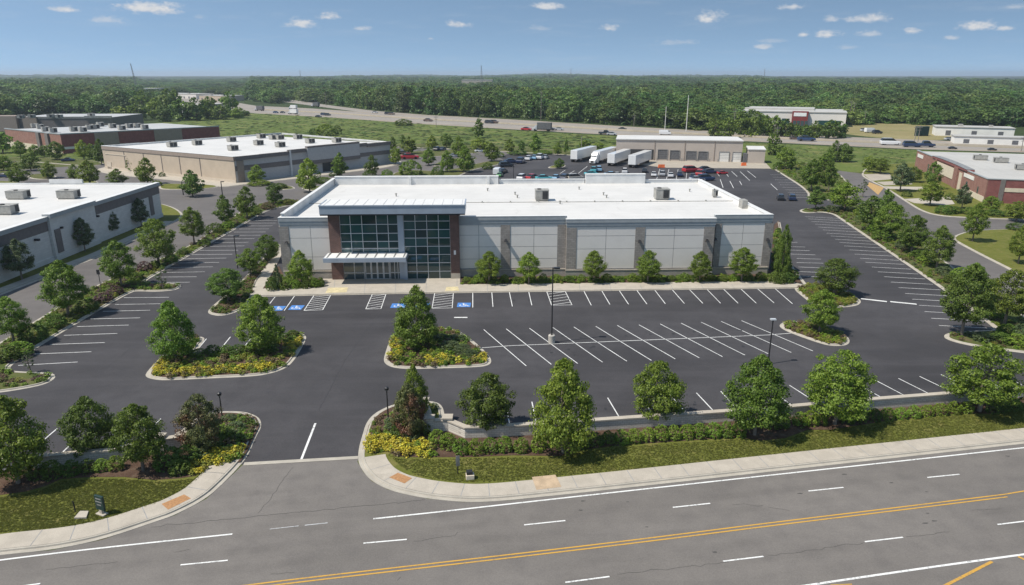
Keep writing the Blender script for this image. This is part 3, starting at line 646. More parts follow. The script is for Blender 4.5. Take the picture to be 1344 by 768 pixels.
def trunk_mesh(name, seed, r=.03, top=.8, limbs=7):
    # unit tree: the crown spans z 0..1; the trunk reaches down to z = -1 (scaled with the crown, cut by the ground)
    g = random.Random(seed); m = MB()
    pts = [(0, 0, -.3), (g.gauss(0, .01), g.gauss(0, .01), 0), (g.gauss(0, .02), g.gauss(0, .02), .3), (g.gauss(0, .025), g.gauss(0, .025), .6), (0, 0, top)]
    rs = [r * 1.25, r, r * .8, r * .5, r * .15]
    for a, b, r0, r1 in zip(pts, pts[1:], rs, rs[1:]): m.tube(a, b, r0, r1, 7, cap=False)
    for i in range(limbs):
        z = .03 + .6 * i / limbs; a = i * 2.4 + g.random(); L = .36 * (1 - z * .6)
        j = max(k for k in range(5) if pts[k][2] <= z); s = (z - pts[j][2]) / max(1e-6, pts[min(j+1, 4)][2] - pts[j][2]) if j < 4 else 0
        b0 = Vector(pts[j]).lerp(Vector(pts[min(j+1, 4)]), s)
        mid = b0 + Vector((math.cos(a) * L * .5, math.sin(a) * L * .5, L * .35)); end = b0 + Vector((math.cos(a + .2) * L, math.sin(a + .2) * L, L * .8))
        m.tube(b0, mid, r * .45, r * .28, 5, cap=False); m.tube(mid, end, r * .28, r * .06, 5, cap=False)
    me = bpy.data.meshes.new(name); me.from_pydata(m.v, [], m.f); me.materials.append(MATS['bark']); me.polygons.foreach_set('use_smooth', [True] * len(me.polygons)); me.update(); return me
CROWN = {}
def crown(shape, lod, var, mat='green_leaves'):
    k = (shape, lod, var, mat)
    if k not in CROWN:
        cl, lv, sz, cr = {'near': (120, 15000, .034, .115), 'mid': (70, 4200, .06, .14), 'far': (40, 1100, .11, .17)}[lod]
        if shape == 'sparse': v = leaf_cloud(var * 13 + 5, 'oval', 26, lv // 4, sz, crad=.1, inner=.02)
        else: v = leaf_cloud(hash(shape) % 91 + var * 17 + 3 if False else sum(map(ord, shape)) + var * 17, shape, cl, lv, sz, crad=cr)
        CROWN[k] = quads_mesh('crown', v, mat)
    return CROWN[k]
TRUNKS = [trunk_mesh('trunk', 100 + i) for i in range(4)]
PLACED = []
def py_strip(px, y): return (px < 345 and 280 < y < 460) or (px > 1035 and 240 < y < 445)
def tree(px, base, top, w, shape, label, mat='green_leaves', cat='tree', group=None, name='tree', clear=.16, z0=0.0, var=None):
    b = P(px, base, z0); dep = depth_of(b.x, b.y)
    ht = height_at(b.y, top) - z0
    wid = w * dep / FPX
    ht = max(ht, wid * .5); ht *= 1.03
    if 70 < dep < 230 and (px < 345 or px > 1035) and py_strip(px, base): wid *= .9; clear = max(clear, .17)
    lod = 'near' if dep < 150 else 'mid' if dep < 290 else 'far'
    i = len(PLACED) if var is None else var
    clear = clear * 1.25 if clear >= .1 else clear
    t = empty(name, b, rnd.random() * 6.28, label=label, cat=cat, group=group)
    c = bpy.data.objects.new('crown', crown(shape, lod, i % 3, mat)); COL.objects.link(c); c.parent = t
    ch = ht * (1 - clear); c.location = (0, 0, ht * clear); c.scale = (wid * 1.06, wid * 1.06, ch)
    tr = bpy.data.objects.new('trunk', TRUNKS[i % 4]); COL.objects.link(tr); tr.parent = t
    tr.location = (0, 0, ht * clear); tr.scale = (max(wid, 2.2), max(wid, 2.2), ch)
    PLACED.append((px, label)); return t
GV = 'young trees planted round the store'
NEARTREES = [
 (738, 594, 474, 80, 'cone', 'tallest green tree before the retaining wall, its base in the lawn mulch', 'green_leaves', .07),
 (640, 563, 492, 68, 'round', 'round dark green tree behind the left end of the right retaining wall', 'dark_leaves', .05),
 (861, 550, 477, 66, 'round', 'round green tree behind the wall, below the lamp post with concrete base', 'green_leaves', .05),
 (990, 571, 470, 78, 'oval', 'full dark green tree before the wall beneath the slim black lamp', 'green_leaves', .12),
 (1095, 557, 463, 80, 'wide', 'broad bright green tree before the wall, clipped hedge starting at its right', 'bright_leaves', .14),
 (1285, 540, 455, 84, 'wide', 'broad light green tree at the right end of the clipped wall hedge', 'bright_leaves', .16),
 (537, 572, 505, 44, 'oval', 'reddish green tree in the yellow flower bed beside the driveway', 'red_leaves', .06),
 (545, 556, 481, 38, 'cone', 'slim green tree right behind the reddish one at the driveway', 'green_leaves', .1),
 (25, 634, 524, 88, 'oval', 'large green tree cut by the left picture edge on the corner lawn', 'green_leaves', .12),
 (124, 596, 523, 62, 'round', 'dark round tree behind the left retaining wall', 'dark_leaves', .06),
 (188, 618, 533, 64, 'oval', 'green tree with bare trunk in mulch before the left wall', 'green_leaves', .17),
 (266, 590, 520, 54, 'round', 'reddish brown tinted tree at the inner end of the left wall', 'red_leaves', .06),
 (231, 472, 397, 54, 'cone', 'pointed tree in the left tip of the flower island with three bay lines', 'green_leaves', .08),
 (345, 463, 389, 58, 'oval', 'pointed tree at the right end of the flower island by the driveway', 'green_leaves', .1),
 (548, 455, 378, 56, 'cone', 'pointed tree on the yellow flowered island before the glass entrance', 'green_leaves', .08),
 (300, 395, 354, 50, 'wide', 'low wide tree at the near tip of the bed left of the store', 'dark_leaves', .12),
 (329, 362, 327, 34, 'round', 'middle tree of three in the bed left of the store', 'green_leaves', .12),
 (352, 343, 309, 30, 'round', 'far tree of three in the bed left of the store', 'dark_leaves', .12),
 (1094, 387, 341, 54, 'wide', 'flat topped dark tree on the yellow green island right of the store', 'dark_leaves', .14),
 (1075, 437, 381, 50, 'oval', 'light green tree leaning over the small teardrop island', 'bright_leaves', .15),
 (642, 372, 331, 34, 'oval', 'first small tree right of the entrance before the grey store wall', 'bright_leaves', .2),
 (694, 373, 332, 31, 'oval', 'second small tree right of the entrance before the grey store wall', 'bright_leaves', .2),
 (779, 371, 330, 31, 'oval', 'third small tree right of the entrance before the grey store wall', 'bright_leaves', .2),
 (850, 371, 330, 33, 'oval', 'fourth small tree right of the entrance before the grey store wall', 'bright_leaves', .2),
 (918, 370, 331, 28, 'oval', 'fifth small tree right of the entrance before the grey store wall', 'bright_leaves', .2),
 (973, 369, 326, 35, 'oval', 'sixth small tree right of the entrance, nearest the store corner', 'bright_leaves', .2),
 (396, 374, 330, 33, 'oval', 'pale small tree before the store wall left of the entrance', 'bright_leaves', .14),
 (1025, 366, 297, 21, 'oval', 'tall dark narrow tree standing against the right side wall of the store', 'dark_leaves', .03),
 (1262, 440, 350, 66, 'oval', 'big dark tree on the nose of the right kerbed strip', 'dark_leaves', .12),
 (1318, 425, 356, 62, 'wide', 'big tree beside the right picture edge, behind the strip nose', 'green_leaves', .12),
 (1276, 380, 346, 34, 'oval', 'small tree between the strip nose and the access road', 'green_leaves', .1),
 (1229, 352, 298, 42, 'cone', 'pointed dark tree on the right strip just before the low shrubs end', 'dark_leaves', .12),
 (1196, 332, 284, 44, 'oval', 'light airy tree on the right strip, second in from the pointed dark one', 'green_leaves', .14),
 (1166, 313, 266, 48, 'oval', 'large green tree in the thick group on the right strip', 'green_leaves', .1),
 (1140, 302, 258, 40, 'oval', 'green tree on the lot side of the thick right strip group', 'dark_leaves', .1),
 (1161, 282, 249, 22, 'cone', 'slim treetop rising behind the thick right strip group', 'green_leaves', .1),
 (1108, 276, 241, 44, 'wide', 'wide light green tree at the far nose of the right strip', 'bright_leaves', .14),
 (1070, 275, 250, 26, 'wide', 'small dark tree on the far nose tip of the right strip', 'dark_leaves', .2),
 (1132, 258, 235, 16, 'sparse', 'thin half bare tree beside the brick crossing', 'blue_leaves', .1),
 (1064, 251, 210, 30, 'oval', 'dark full tree at the far corner of the side stalls', 'green_leaves', .1),
 (1087, 252, 214, 22, 'oval', 'slim tree behind the far corner of the side stalls', 'green_leaves', .1),
 (1084, 223, 201, 22, 'round', 'round tree between the meadow clump and the access road', 'green_leaves', .1),
 (1030, 222, 194, 28, 'round', 'round tree standing right of the warehouse shed', 'green_leaves', .1),
 (1015, 203, 177, 22, 'column', 'dark upright tree with a white pole behind the warehouse shed', 'dark_leaves', .04),
 (1094, 212, 185, 18, 'oval', 'narrow tree at the left of the meadow clump with a pole', 'dark_leaves', .04),
 (1107, 212, 189, 24, 'round', 'round dark tree at the right of the meadow clump with a pole', 'dark_leaves', .04),
 (1140, 226, 205, 18, 'round', 'leftmost tree in the small car park by the brick building', 'green_leaves', .15),
 (1155, 228, 208, 24, 'round', 'round tree over the upper parking bay by the brick building', 'green_leaves', .15),
 (1181, 251, 215, 30, 'oval', 'airy tree over the lower parking bay by the brick building', 'blue_leaves', .15),
 (1198, 239, 219, 22, 'round', 'dark tree close before the far end of the brick front', 'dark_leaves', .12),
 (1222, 248, 213, 24, 'cone', 'dark pointed tree before the tan panel of the brick front', 'dark_leaves', .1),
 (1220, 270, 239, 32, 'round', 'bright round tree on the lawn before the brick front', 'bright_leaves', .15),
 (1262, 274, 243, 22, 'cone', 'bluish conifer beside the corner of the brick building', 'blue_leaves', .05),
 (1299, 278, 258, 26, 'round', 'bright small round tree at the brick building corner', 'bright_leaves', .15),
 (1334, 290, 265, 36, 'round', 'loose tree before the right wing of the brick building', 'green_leaves', .15),
 (1276, 317, 268, 31, 'oval', 'single tree with a dark round shadow on the corner of the right lawn', 'green_leaves', .14),
 (1336, 346, 296, 32, 'oval', 'tree on the right lawn cut by the picture edge', 'green_leaves', .15),
 (90, 414, 344, 60, 'oval', 'largest tree on the left strip, beside the wide asphalt bend', 'green_leaves', .1),
 (160, 376, 317, 46, 'oval', 'tree on the left strip beside the small sign post', 'green_leaves', .12),
 (209, 349, 289, 50, 'wide', 'broad tree on the left strip opposite the middle of the white block wall', 'green_leaves', .14),
 (255, 319, 273, 36, 'oval', 'tree on the left strip opposite the end of the white block wall', 'green_leaves', .12),
 (296, 297, 257, 30, 'oval', 'dark tree on the left strip near the bend of the side street', 'dark_leaves', .1),
 (325, 287, 246, 32, 'oval', 'bright tree at the far end of the left strip', 'green_leaves', .1),
 (19, 452, 391, 46, 'round', 'small round tree at the left picture edge on the left strip', 'green_leaves', .2),
 (40, 489, 462, 16, 'sparse', 'thin bare sapling on the rounded left island tip', 'blue_leaves', .2),
 (214, 379, 352, 18, 'sparse', 'thin sapling on the small island among the left stalls', 'blue_leaves', .2),
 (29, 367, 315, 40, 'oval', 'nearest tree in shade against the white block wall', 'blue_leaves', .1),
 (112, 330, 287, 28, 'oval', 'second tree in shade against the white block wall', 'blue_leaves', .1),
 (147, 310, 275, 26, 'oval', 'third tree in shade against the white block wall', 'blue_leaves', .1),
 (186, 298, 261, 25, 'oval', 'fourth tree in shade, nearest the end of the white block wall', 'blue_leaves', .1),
 (361, 268, 241, 22, 'round', 'dark round tree beside the drive left of the store roof corner', 'dark_leaves', .12),
]
for px, b, t, w, s, lab, mat, cl in NEARTREES: tree(px, b, t, w, s, lab, mat, group=GV, clear=cl, z0=.12)
FARTREES = [
 (25, 241, 215, 26, 'oval', 'round bright tree behind the white parapet, left picture side'), (41, 224, 202, 24, 'round', 'dark tree in the lot before the red brick building, second in from picture edge'),
 (66, 234, 212, 20, 'cone', 'pointed tree left of the double tree behind the white parapet'), (98, 236, 216, 15, 'oval', 'smaller light tree beside the large one behind the white parapet'),
 (118, 242, 211, 26, 'oval', 'large tree just behind the white roof parapet'), (155, 243, 222, 24, 'oval', 'tree right of the largest one behind the white roof parapet'),
 (194, 242, 208, 26, 'oval', 'pointed bushy tree at the end of the white roofed building'), (27, 205, 185, 17, 'oval', 'dark tree before the left brick pilaster of the red building'),
 (47, 207, 190, 14, 'round', 'small tree between the two brick pilasters of the red building'), (59, 206, 191, 12, 'round', 'small tree right beside the second brick pilaster'),
 (75, 210, 186, 22, 'round', 'dark full tree at the corner of the red brick building'), (110, 209, 184, 17, 'oval', 'green tree before the dark brick side left of the light pointed one'),
 (121, 209, 189, 13, 'round', 'dark tree tucked beside the light pointed one at the brick side'), (134, 216, 183, 18, 'cone', 'light pointed tree at the corner of the beige building'),
 (4, 201, 174, 28, 'round', 'dark tree at the left picture edge before the stone tower'), (5, 224, 204, 22, 'round', 'dark low tree at the left picture edge in the lot'),
 (172, 225, 206, 13, 'sparse', 'thin brownish tree before the beige wall'),
 (253, 258, 224, 30, 'oval', 'bright tree on the grass median before the beige building'), (338, 241, 217, 23, 'oval', 'bushy tree at the shaded corner of the beige building'),
 (407, 253, 209, 30, 'oval', 'tall bright tree behind the left rear corner of the store'), (447, 232, 201, 20, 'oval', 'tree before the dark door recess of the grey building'),
 (489, 231, 204, 18, 'oval', 'tree before the grey wall end, right of the recess'), (480, 217, 199, 12, 'round', 'small tree close against the grey wall end'),
 (519, 216, 193, 15, 'round', 'tree right beside the end of the grey building'), (516, 197, 180, 11, 'oval', 'dark tree behind the roof end of the grey building'),
 (529, 190, 177, 8, 'cone', 'tiny dark conifer at the meadow edge'), (538, 202, 180, 18, 'oval', 'bright tree left of the red car'), (567, 195, 178, 14, 'cone', 'dark tree at the meadow edge above the rear lot'),
 (563, 217, 195, 18, 'oval', 'tree in the rear lot below the row of dark cars'), (586, 194, 176, 16, 'round', 'round dark tree at the meadow edge'), (602, 206, 179, 17, 'oval', 'tall tree between rear lot and meadow'),
 (587, 226, 198, 20, 'cone', 'conical tree left of the widest one in the rear lot'), (610, 226, 192, 26, 'cone', 'widest conical tree in the rear lot'),
 (628, 181, 156, 17, 'cone', 'bluish conifer standing alone in the meadow'), (630, 199, 181, 22, 'round', 'round tree below the lone meadow conifer'), (645, 212, 188, 21, 'oval', 'tree by the mulch corner of the rear lot'),
 (669, 200, 183, 14, 'oval', 'tree on the meadow edge above the parked white cars'), (685, 199, 185, 10, 'oval', 'small tree between two taller ones at the meadow edge'), (703, 199, 176, 16, 'cone', 'dark conifer on the kerb line left of the trailers'),
 (732, 204, 187, 11, 'oval', 'dark shrubby tree just left of the trailers'), (743, 202, 180, 6, 'spire', 'very slim tree just left of the trailers'), (734, 221, 208, 14, 'oval', 'little tree on the grass island before the trailers'),
 (768, 196, 184, 16, 'round', 'bush behind the first trailer'), (786, 195, 187, 14, 'round', 'low bush behind the trailers by the warehouse end'),
]
for i, (px, b, t, w, s, lab) in enumerate(FARTREES): tree(px, b, t, w * 1.05, s, lab, ('green_leaves', 'dark_leaves', 'green_leaves', 'bright_leaves')[i % 4], group='trees round the neighbouring lots', clear=.1)
k = 0
for x, b, t, w in ((955, 181, 155, 22), (972, 179, 150, 22), (990, 180, 147, 20), (1004, 179, 152, 20), (1016, 180, 152, 22), (1030, 180, 157, 20), (1044, 180, 163, 18), (1056, 181, 164, 18), (1068, 181, 159, 20), (1088, 182, 158, 22), (1102, 181, 160, 20), (938, 179, 152, 22)):
    k += 1
    tree(x, b, t, w, 'round', ORD[k] + ' dark tree along the freeway before the long white building, counted from the left' if k < 12 else 'dark tree beyond the freeway left of the long white building', 'dark_leaves', group='trees before the long white building', clear=.04)
CL = [(188, 150, 120, 26), (205, 156, 130, 24), (222, 153, 118, 28), (216, 160, 138, 22), (240, 158, 131, 30), (258, 158, 129, 28), (275, 156, 128, 26), (290, 157, 138, 24), (302, 154, 121, 24), (312, 155, 141, 18), (232, 150, 118, 20), (180, 158, 136, 30), (160, 160, 140, 26), (322, 152, 147, 14)]
for i, (x, b, t, w) in enumerate(sorted(CL)):
    tree(x, b, t, w, 'round', ORD[i + 1] + ' tree from the left in the dark wood edge beside the meadow', 'dark_leaves' if i % 3 else 'green_leaves', group='trees at the left wood edge', clear=.03)

# --- clipped and free shrubs
SHR = {}
def shrub_mesh(mat, var, n=3600, size=.058, shape='round'):
    k = (mat, var, n, shape)
    if k not in SHR: SHR[k] = quads_mesh('foliage', leaf_cloud(500 + var, shape, 110, n, size, flat=.95, inner=.1, crad=.09, lump=.03, depth=.9), mat)
    return SHR[k]
def shrub(px, py, w, h, label, mat='hedge_leaves', group=None, name='shrub', shape='ball', z0=.12):
    b = P(px, py, z0); k = depth_of(b.x, b.y) / FPX
    o = bpy.data.objects.new(name, shrub_mesh(mat, len(PLACED) % 4, shape=shape)); COL.objects.link(o); PLACED.append((px, label))
    o.location = b - Vector((0, 0, .12)); o.rotation_euler = (0, 0, rnd.random() * 6.28); s = w * k * rnd.uniform(1.02, 1.16); o.scale = (s, s, h * k * rnd.uniform(1.08, 1.26))
    return tag(o, label, 'shrub', group)
n = 0
for x, y in ((574, 583), (589, 588), (605, 594), (624.5, 595), (643.5, 593), (662, 591), (684, 592), (707, 591)):
    n += 1; shrub(x, y, 20, 19, ORD[n] + ' round clipped shrub from the driveway, before the right retaining wall', group='round shrubs at the right wall')
n = 0
for i in range(13):
    t = i / 12; n += 1
    shrub(764 + t * 206, 587 - t * 15.5 - 3 * math.sin(t * 3.1), 19, 18, ORD[n] + ' clipped ball of the hedge right of the tallest tree, before the wall', 'hedge_leaves' if i > 2 else 'dark_leaves', 'hedge balls at the right wall')
for i, (x, y) in enumerate(((1012, 561), (1026, 560), (1050, 558), (1063, 557), (1076, 555.5))): shrub(x, y, 19, 17, ORD[i+1] + ' dark clipped ball between the two broad trees before the wall', 'dark_leaves' if i < 2 else 'hedge_leaves', 'hedge balls between the broad trees')
for i in range(10):
    t = i / 9; shrub(1112 + t * 156, 555 - t * 14.5, 16, 15, ORD[i+1] + ' clipped ball of the hedge left of the last broad tree', 'hedge_leaves' if i > 2 else 'dark_leaves', 'hedge balls left of the last tree')
for i, (x, y) in enumerate(((1302, 541), (1316, 540), (1330, 538), (1343, 536))): shrub(x, y, 17, 15, ORD[i+1] + ' dark shrub right of the last broad tree before the wall', 'dark_leaves', 'dark shrubs at the right picture edge')
for i, (x, y, w, h) in enumerate(((50, 627, 24, 22), (70, 626, 24, 22), (94, 622, 22, 20), (116, 619, 19, 17), (134, 617, 19, 17), (153, 616, 20, 18), (221, 613, 34, 30), (246, 607, 30, 22), (236, 620, 26, 16))): shrub(x, y, w, h, ORD[i+1] + ' dark clipped shrub from the left before the left wall', 'dark_leaves' if i not in (4, 5) else 'hedge_leaves', 'shrubs before the left wall')
n = 0
for i in range(24):
    x = 612 + i * 16.8; n += 1
    shrub(x, 370.8 - i * .13, 14 if i % 3 else 11, 10 if i % 4 else 7, ORD[n] + ' low shrub from the entrance along the grey store wall', ('dark_leaves', 'hedge_leaves', 'dark_leaves', 'bright_leaves')[i % 4], 'low shrubs along the store wall', z0=.14)
shrub(365, 379, 14, 28, 'cone shaped dark shrub at the left front corner of the store', 'blue_leaves', name='shrub', shape='spire'); shrub(357, 381, 14, 18, 'round dark shrub left of the cone shaped one at the store corner', 'dark_leaves')
for i, (x, y, w, h) in enumerate(((374, 380, 13, 10), (388, 378, 14, 11), (402, 378, 13, 10), (414, 377, 12, 12), (421, 376, 10, 12), (383, 373, 12, 10))): shrub(x, y, w, h, ORD[i+1] + ' low dark shrub in the bed left of the entrance', ('dark_leaves', 'hedge_leaves')[i % 2], 'low shrubs left of the entrance')
for i, (x, y) in enumerate(((1016, 371), (1024, 372), (1034, 371), (1040, 366), (1022, 340), (1030, 355))): shrub(x, y, 14, 13, ORD[i+1] + ' dark bush along the right side wall of the store', 'dark_leaves', 'bushes at the right store side')
SB = [(70, 430, 30, 18, 'dark_leaves'), (45, 447, 34, 20, 'dark_leaves'), (26, 466, 30, 16, 'hedge_leaves'), (10, 472, 30, 18, 'dark_leaves'), (115, 408, 26, 15, 'dark_leaves'), (136, 396, 22, 12, 'plum_cover'), (152, 386, 20, 11, 'plum_cover'), (178, 367, 18, 10, 'dark_leaves'), (190, 355, 18, 11, 'plum_cover'), (203, 352, 14, 10, 'dark_leaves'), (225, 344, 16, 9, 'hedge_leaves'), (240, 334, 14, 8, 'dark_leaves'), (268, 322, 16, 8, 'dark_leaves'), (283, 306, 22, 12, 'dark_leaves'), (300, 299, 16, 9, 'hedge_leaves'), (335, 281, 16, 8, 'dark_leaves'), (352, 274, 16, 8, 'brown_cover'), (378, 268, 16, 7, 'lime_cover')]
for i, (x, y, w, h, m) in enumerate(SB): shrub(x, y, w, h, ORD[i+1] + {'plum_cover': ' plum coloured', 'brown_cover': ' brownish', 'lime_cover': ' yellow green', 'dark_leaves': ' dark', 'hedge_leaves': ' green'}[m] + ' bush along the left strip, counted in list from the near trees' .replace(', counted in list from the near trees', ' between street and stalls'), m, 'bushes along the left strip', shape='wide')
SBR = [(1158, 315, 26, 14), (1150, 305, 22, 12), (1185, 326, 20, 10), (1205, 338, 18, 9), (1216, 346, 22, 10), (1240, 360, 22, 10), (1250, 371, 22, 11), (1262, 366, 26, 14), (1275, 384, 20, 10), (1290, 403, 22, 12), (1306, 415, 20, 10), (1290, 447, 26, 10), (1312, 448, 28, 12), (1334, 452, 28, 14), (1342, 440, 26, 14), (1322, 438, 18, 12), (1130, 282, 18, 8), (1090, 277, 22, 7)]
for i, (x, y, w, h) in enumerate(SBR): shrub(x, y, w, h, ORD[i+1] + ' low bush on the right strip beside the access road', ('dark_leaves', 'hedge_leaves', 'blue_leaves')[i % 3], 'bushes on the right strip', shape='wide')
for i, (x, y, w, h) in enumerate(((523, 572, 20, 16), (513, 562, 18, 14), (555, 569, 20, 15), (541, 578, 18, 13), (562, 543, 14, 10), (570, 536, 12, 8))): shrub(x, y, w, h, ORD[i+1] + ' dark rounded shrub among yellow flowers at the right driveway bed', ('dark_leaves', 'blue_leaves')[i % 2], 'shrubs in the right driveway bed')
for i, (x, y, w, h) in enumerate(((292, 576, 26, 16), (310, 566, 22, 12), (322, 556, 18, 9), (300, 553, 20, 10), (281, 590, 20, 13), (262, 602, 22, 14), (312, 578, 18, 10))): shrub(x, y, w, h, ORD[i+1] + ' dark rounded shrub in the left driveway bed', ('dark_leaves', 'blue_leaves')[i % 2], 'shrubs in the left driveway bed')
for i, (x, y, w, h) in enumerate(((262, 469, 22, 12), (280, 466, 22, 13), (297, 465, 22, 12), (313, 464, 22, 12), (328, 463, 20, 12), (352, 465, 18, 9), (373, 447, 20, 10), (385, 441, 16, 8))): shrub(x, y, w, h, ORD[i+1] + ' dark low shrub along the bay edge of the left flower island', 'dark_leaves', 'shrubs on the left flower island')
for i, (x, y, w, h) in enumerate(((590, 459, 24, 12), (607, 463, 22, 11), (618, 468, 18, 9), (600, 447, 22, 9), (578, 447, 20, 9))): shrub(x, y, w, h, ORD[i+1] + ' bluish low shrub on the island before the entrance', 'blue_leaves', 'shrubs on the middle flower island')
for i, (x, y, w, h) in enumerate(((1240, 280, 24, 10), (1252, 279, 20, 8), (1272, 281, 18, 8), (1305, 283, 22, 8), (1322, 284, 14, 7), (1246, 262, 12, 8), (1336, 301, 26, 8), (1190, 258, 12, 6))): shrub(x, y, w, h, ORD[i+1] + ' low bush on the lawn before the brick building', 'dark_leaves', 'bushes before the brick building')
for i, (x, y, w, h) in enumerate(((539, 230, 30, 17), (574, 233, 16, 14), (508, 232, 16, 9), (485, 232, 18, 8), (425, 240, 20, 7), (440, 231, 16, 5), (640, 222, 14, 8), (1020, 222, 12, 8), (206, 244, 12, 7), (213, 232, 8, 6), (340, 243, 26, 6), (365, 247, 20, 6), (652, 206, 20, 6), (680, 203, 22, 5), (712, 202, 22, 5), (412, 178, 12, 9), (428, 178, 26, 13), (443, 176, 12, 10), (530, 165, 22, 8))): shrub(x, y, w, h, ORD[i+1] + ' bush scattered round the rear lots and meadow', ('green_leaves', 'dark_leaves')[i % 2], 'bushes round the rear lots', shape='wide', z0=.05)

# --- ground cover, flowers, grass: one scattered object each
SRC = bpy.data.collections.new('plant_sources')      # not linked: only feeds the instancer
def source(mesh, name):
    o = bpy.data.objects.new(name, mesh); return o
def instancer(name, pts, meshes, label, cat, zscale=1.0):
    """pts: list of (x, y, z, size, height)"""
    c = bpy.data.collections.new(name + '_kinds')
    for i, me in enumerate(meshes): c.objects.link(source(me, '%s_kind_%02d' % (name, i)))
    me = bpy.data.meshes.new(name); me.from_pydata([p[:3] for p in pts], [], [])
    g = np.random.default_rng(len(pts))
    a = me.attributes.new('siz', 'FLOAT_VECTOR', 'POINT'); a.data.foreach_set('vector', np.array([[p[3], p[3], p[4]] for p in pts], dtype=np.float32).ravel())
    a = me.attributes.new('rotz', 'FLOAT_VECTOR', 'POINT'); rz = np.zeros((len(pts), 3), np.float32); rz[:, 2] = g.random(len(pts)) * 6.28; a.data.foreach_set('vector', rz.ravel())
    a = me.attributes.new('kindno', 'INT', 'POINT'); a.data.foreach_set('value', g.integers(0, len(meshes), len(pts)).astype(np.int32))
    ob = bpy.data.objects.new(name, me); COL.objects.link(ob)
    nt = bpy.data.node_groups.new(name, 'GeometryNodeTree')
    nt.interface.new_socket('Geometry', in_out='INPUT', socket_type='NodeSocketGeometry'); nt.interface.new_socket('Geometry', in_out='OUTPUT', socket_type='NodeSocketGeometry')
    gi = nt.nodes.new('NodeGroupInput'); go = nt.nodes.new('NodeGroupOutput')
    ci = nt.nodes.new('GeometryNodeCollectionInfo'); ci.inputs[0].default_value = c; ci.inputs['Separate Children'].default_value = True; ci.inputs['Reset Children'].default_value = True
    iop = nt.nodes.new('GeometryNodeInstanceOnPoints'); iop.inputs['Pick Instance'].default_value = True
    def at(nm, ty):
        n = nt.nodes.new('GeometryNodeInputNamedAttribute'); n.data_type = ty; n.inputs[0].default_value = nm; return [o for o in n.outputs if o.enabled][0]
    nt.links.new(gi.outputs[0], iop.inputs['Points']); nt.links.new(ci.outputs[0], iop.inputs['Instance'])
    nt.links.new(at('kindno', 'INT'), iop.inputs['Instance Index']); nt.links.new(at('rotz', 'FLOAT_VECTOR'), iop.inputs['Rotation']); nt.links.new(at('siz', 'FLOAT_VECTOR'), iop.inputs['Scale'])
    nt.links.new(iop.outputs[0], go.inputs[0])
    m = ob.modifiers.new('scatter', 'NODES'); m.node_group = nt
    return tag(ob, label, cat, kind='stuff')
def inside(p, poly):
    x, y = p; r = False; j = len(poly) - 1
    for i in range(len(poly)):
        a, b = poly[i], poly[j]
        if (a[1] > y) != (b[1] > y) and x < (b[0]-a[0]) * (y-a[1]) / (b[1]-a[1]) + a[0]: r = not r
        j = i
    return r
def scatter(poly, n, z, s0, s1, hs=.8, r=None, limit=None):
    r = r or rnd; xs = [p[0] for p in poly]; ys = [p[1] for p in poly]; out = []; tries = 0
    while len(out) < n and tries < n * 30:
        tries += 1
        p = (r.uniform(min(xs), max(xs)), r.uniform(min(ys), max(ys)))
        if inside(p, poly):
            s = r.uniform(s0, s1); out.append((p[0], p[1], z, s, s * hs * r.uniform(.7, 1.3)))
    return out
def cover(mat, k=3, n=160, size=.2): return [quads_mesh('leaves', leaf_cloud(900 + i, 'round', 24, n, size, crad=.2, inner=.1), mat) for i in range(k)]
CV = {m: cover(m) for m in ('lime_cover', 'hedge_leaves', 'dark_leaves', 'brown_cover', 'yellow_flowers', 'plum_cover', 'blue_leaves')}
def pin(path): return px2(path, .14)
# low plants in each bed
instancer('ground_cover', scatter(F_LEFT, 420, .14, .5, 1.0, .55), CV['lime_cover'][:2] + CV['hedge_leaves'] + CV['brown_cover'][:2], 'low mixed green plants covering the left flower island', 'ground cover')
instancer('ground_cover', scatter(F_MID, 420, .14, .5, 1.0, .55), CV['lime_cover'][:1] + CV['hedge_leaves'] + CV['brown_cover'][:2] + CV['dark_leaves'], 'low mixed green plants covering the island before the entrance', 'ground cover')
instancer('ground_cover', scatter(F_RIGHT, 170, .14, .5, 1.0, .5), CV['lime_cover'][:2] + CV['hedge_leaves'][:2] + CV['brown_cover'][:2], 'low yellow green plants on the teardrop island', 'ground cover')
instancer('ground_cover', scatter(F_EAST, 260, .14, .5, 1.0, .5), CV['lime_cover'] + CV['hedge_leaves'][:1] + CV['brown_cover'][:1], 'low yellow green plants on the island right of the store', 'ground cover')
instancer('ground_cover', scatter(F_WEST, 240, .14, .5, 1.0, .5), CV['dark_leaves'] + CV['brown_cover'][:2] + CV['hedge_leaves'][:1], 'low dark plants in the bed left of the store', 'ground cover')
def in_view(pts): return [p for p in pts if -60 < proj(*p[:3])[0] < 1410]
instancer('ground_cover', in_view(scatter(F_WS, 1150, .14, .4, 1.0, .5)), CV['dark_leaves'][:1] + CV['hedge_leaves'] + CV['lime_cover'][:1] + CV['plum_cover'][:1] + CV['brown_cover'][:1], 'low mixed bushes and grass covering the left strip', 'ground cover')
instancer('ground_cover', in_view(scatter(F_ES, 900, .14, .4, 1.0, .5)), CV['dark_leaves'][:1] + CV['hedge_leaves'] + CV['lime_cover'][:1] + CV['brown_cover'][:2] + CV['blue_leaves'][:1], 'low mixed bushes and grass covering the right strip', 'ground cover')
instancer('ground_cover', scatter(F_NE, 300, .14, .8, 1.8, .5), CV['hedge_leaves'] + CV['dark_leaves'][:2] + CV['lime_cover'][:1], 'low bushes at the far corner of the side stalls', 'ground cover')
instancer('ground_cover', scatter(pin([(606, 373.6), (606, 366), (1012, 360.5), (1012, 369.6)]), 520, .14, .5, .9, .5), CV['hedge_leaves'] + CV['lime_cover'][:1] + CV['dark_leaves'][:2], 'low green plants in the bed along the store wall', 'ground cover')
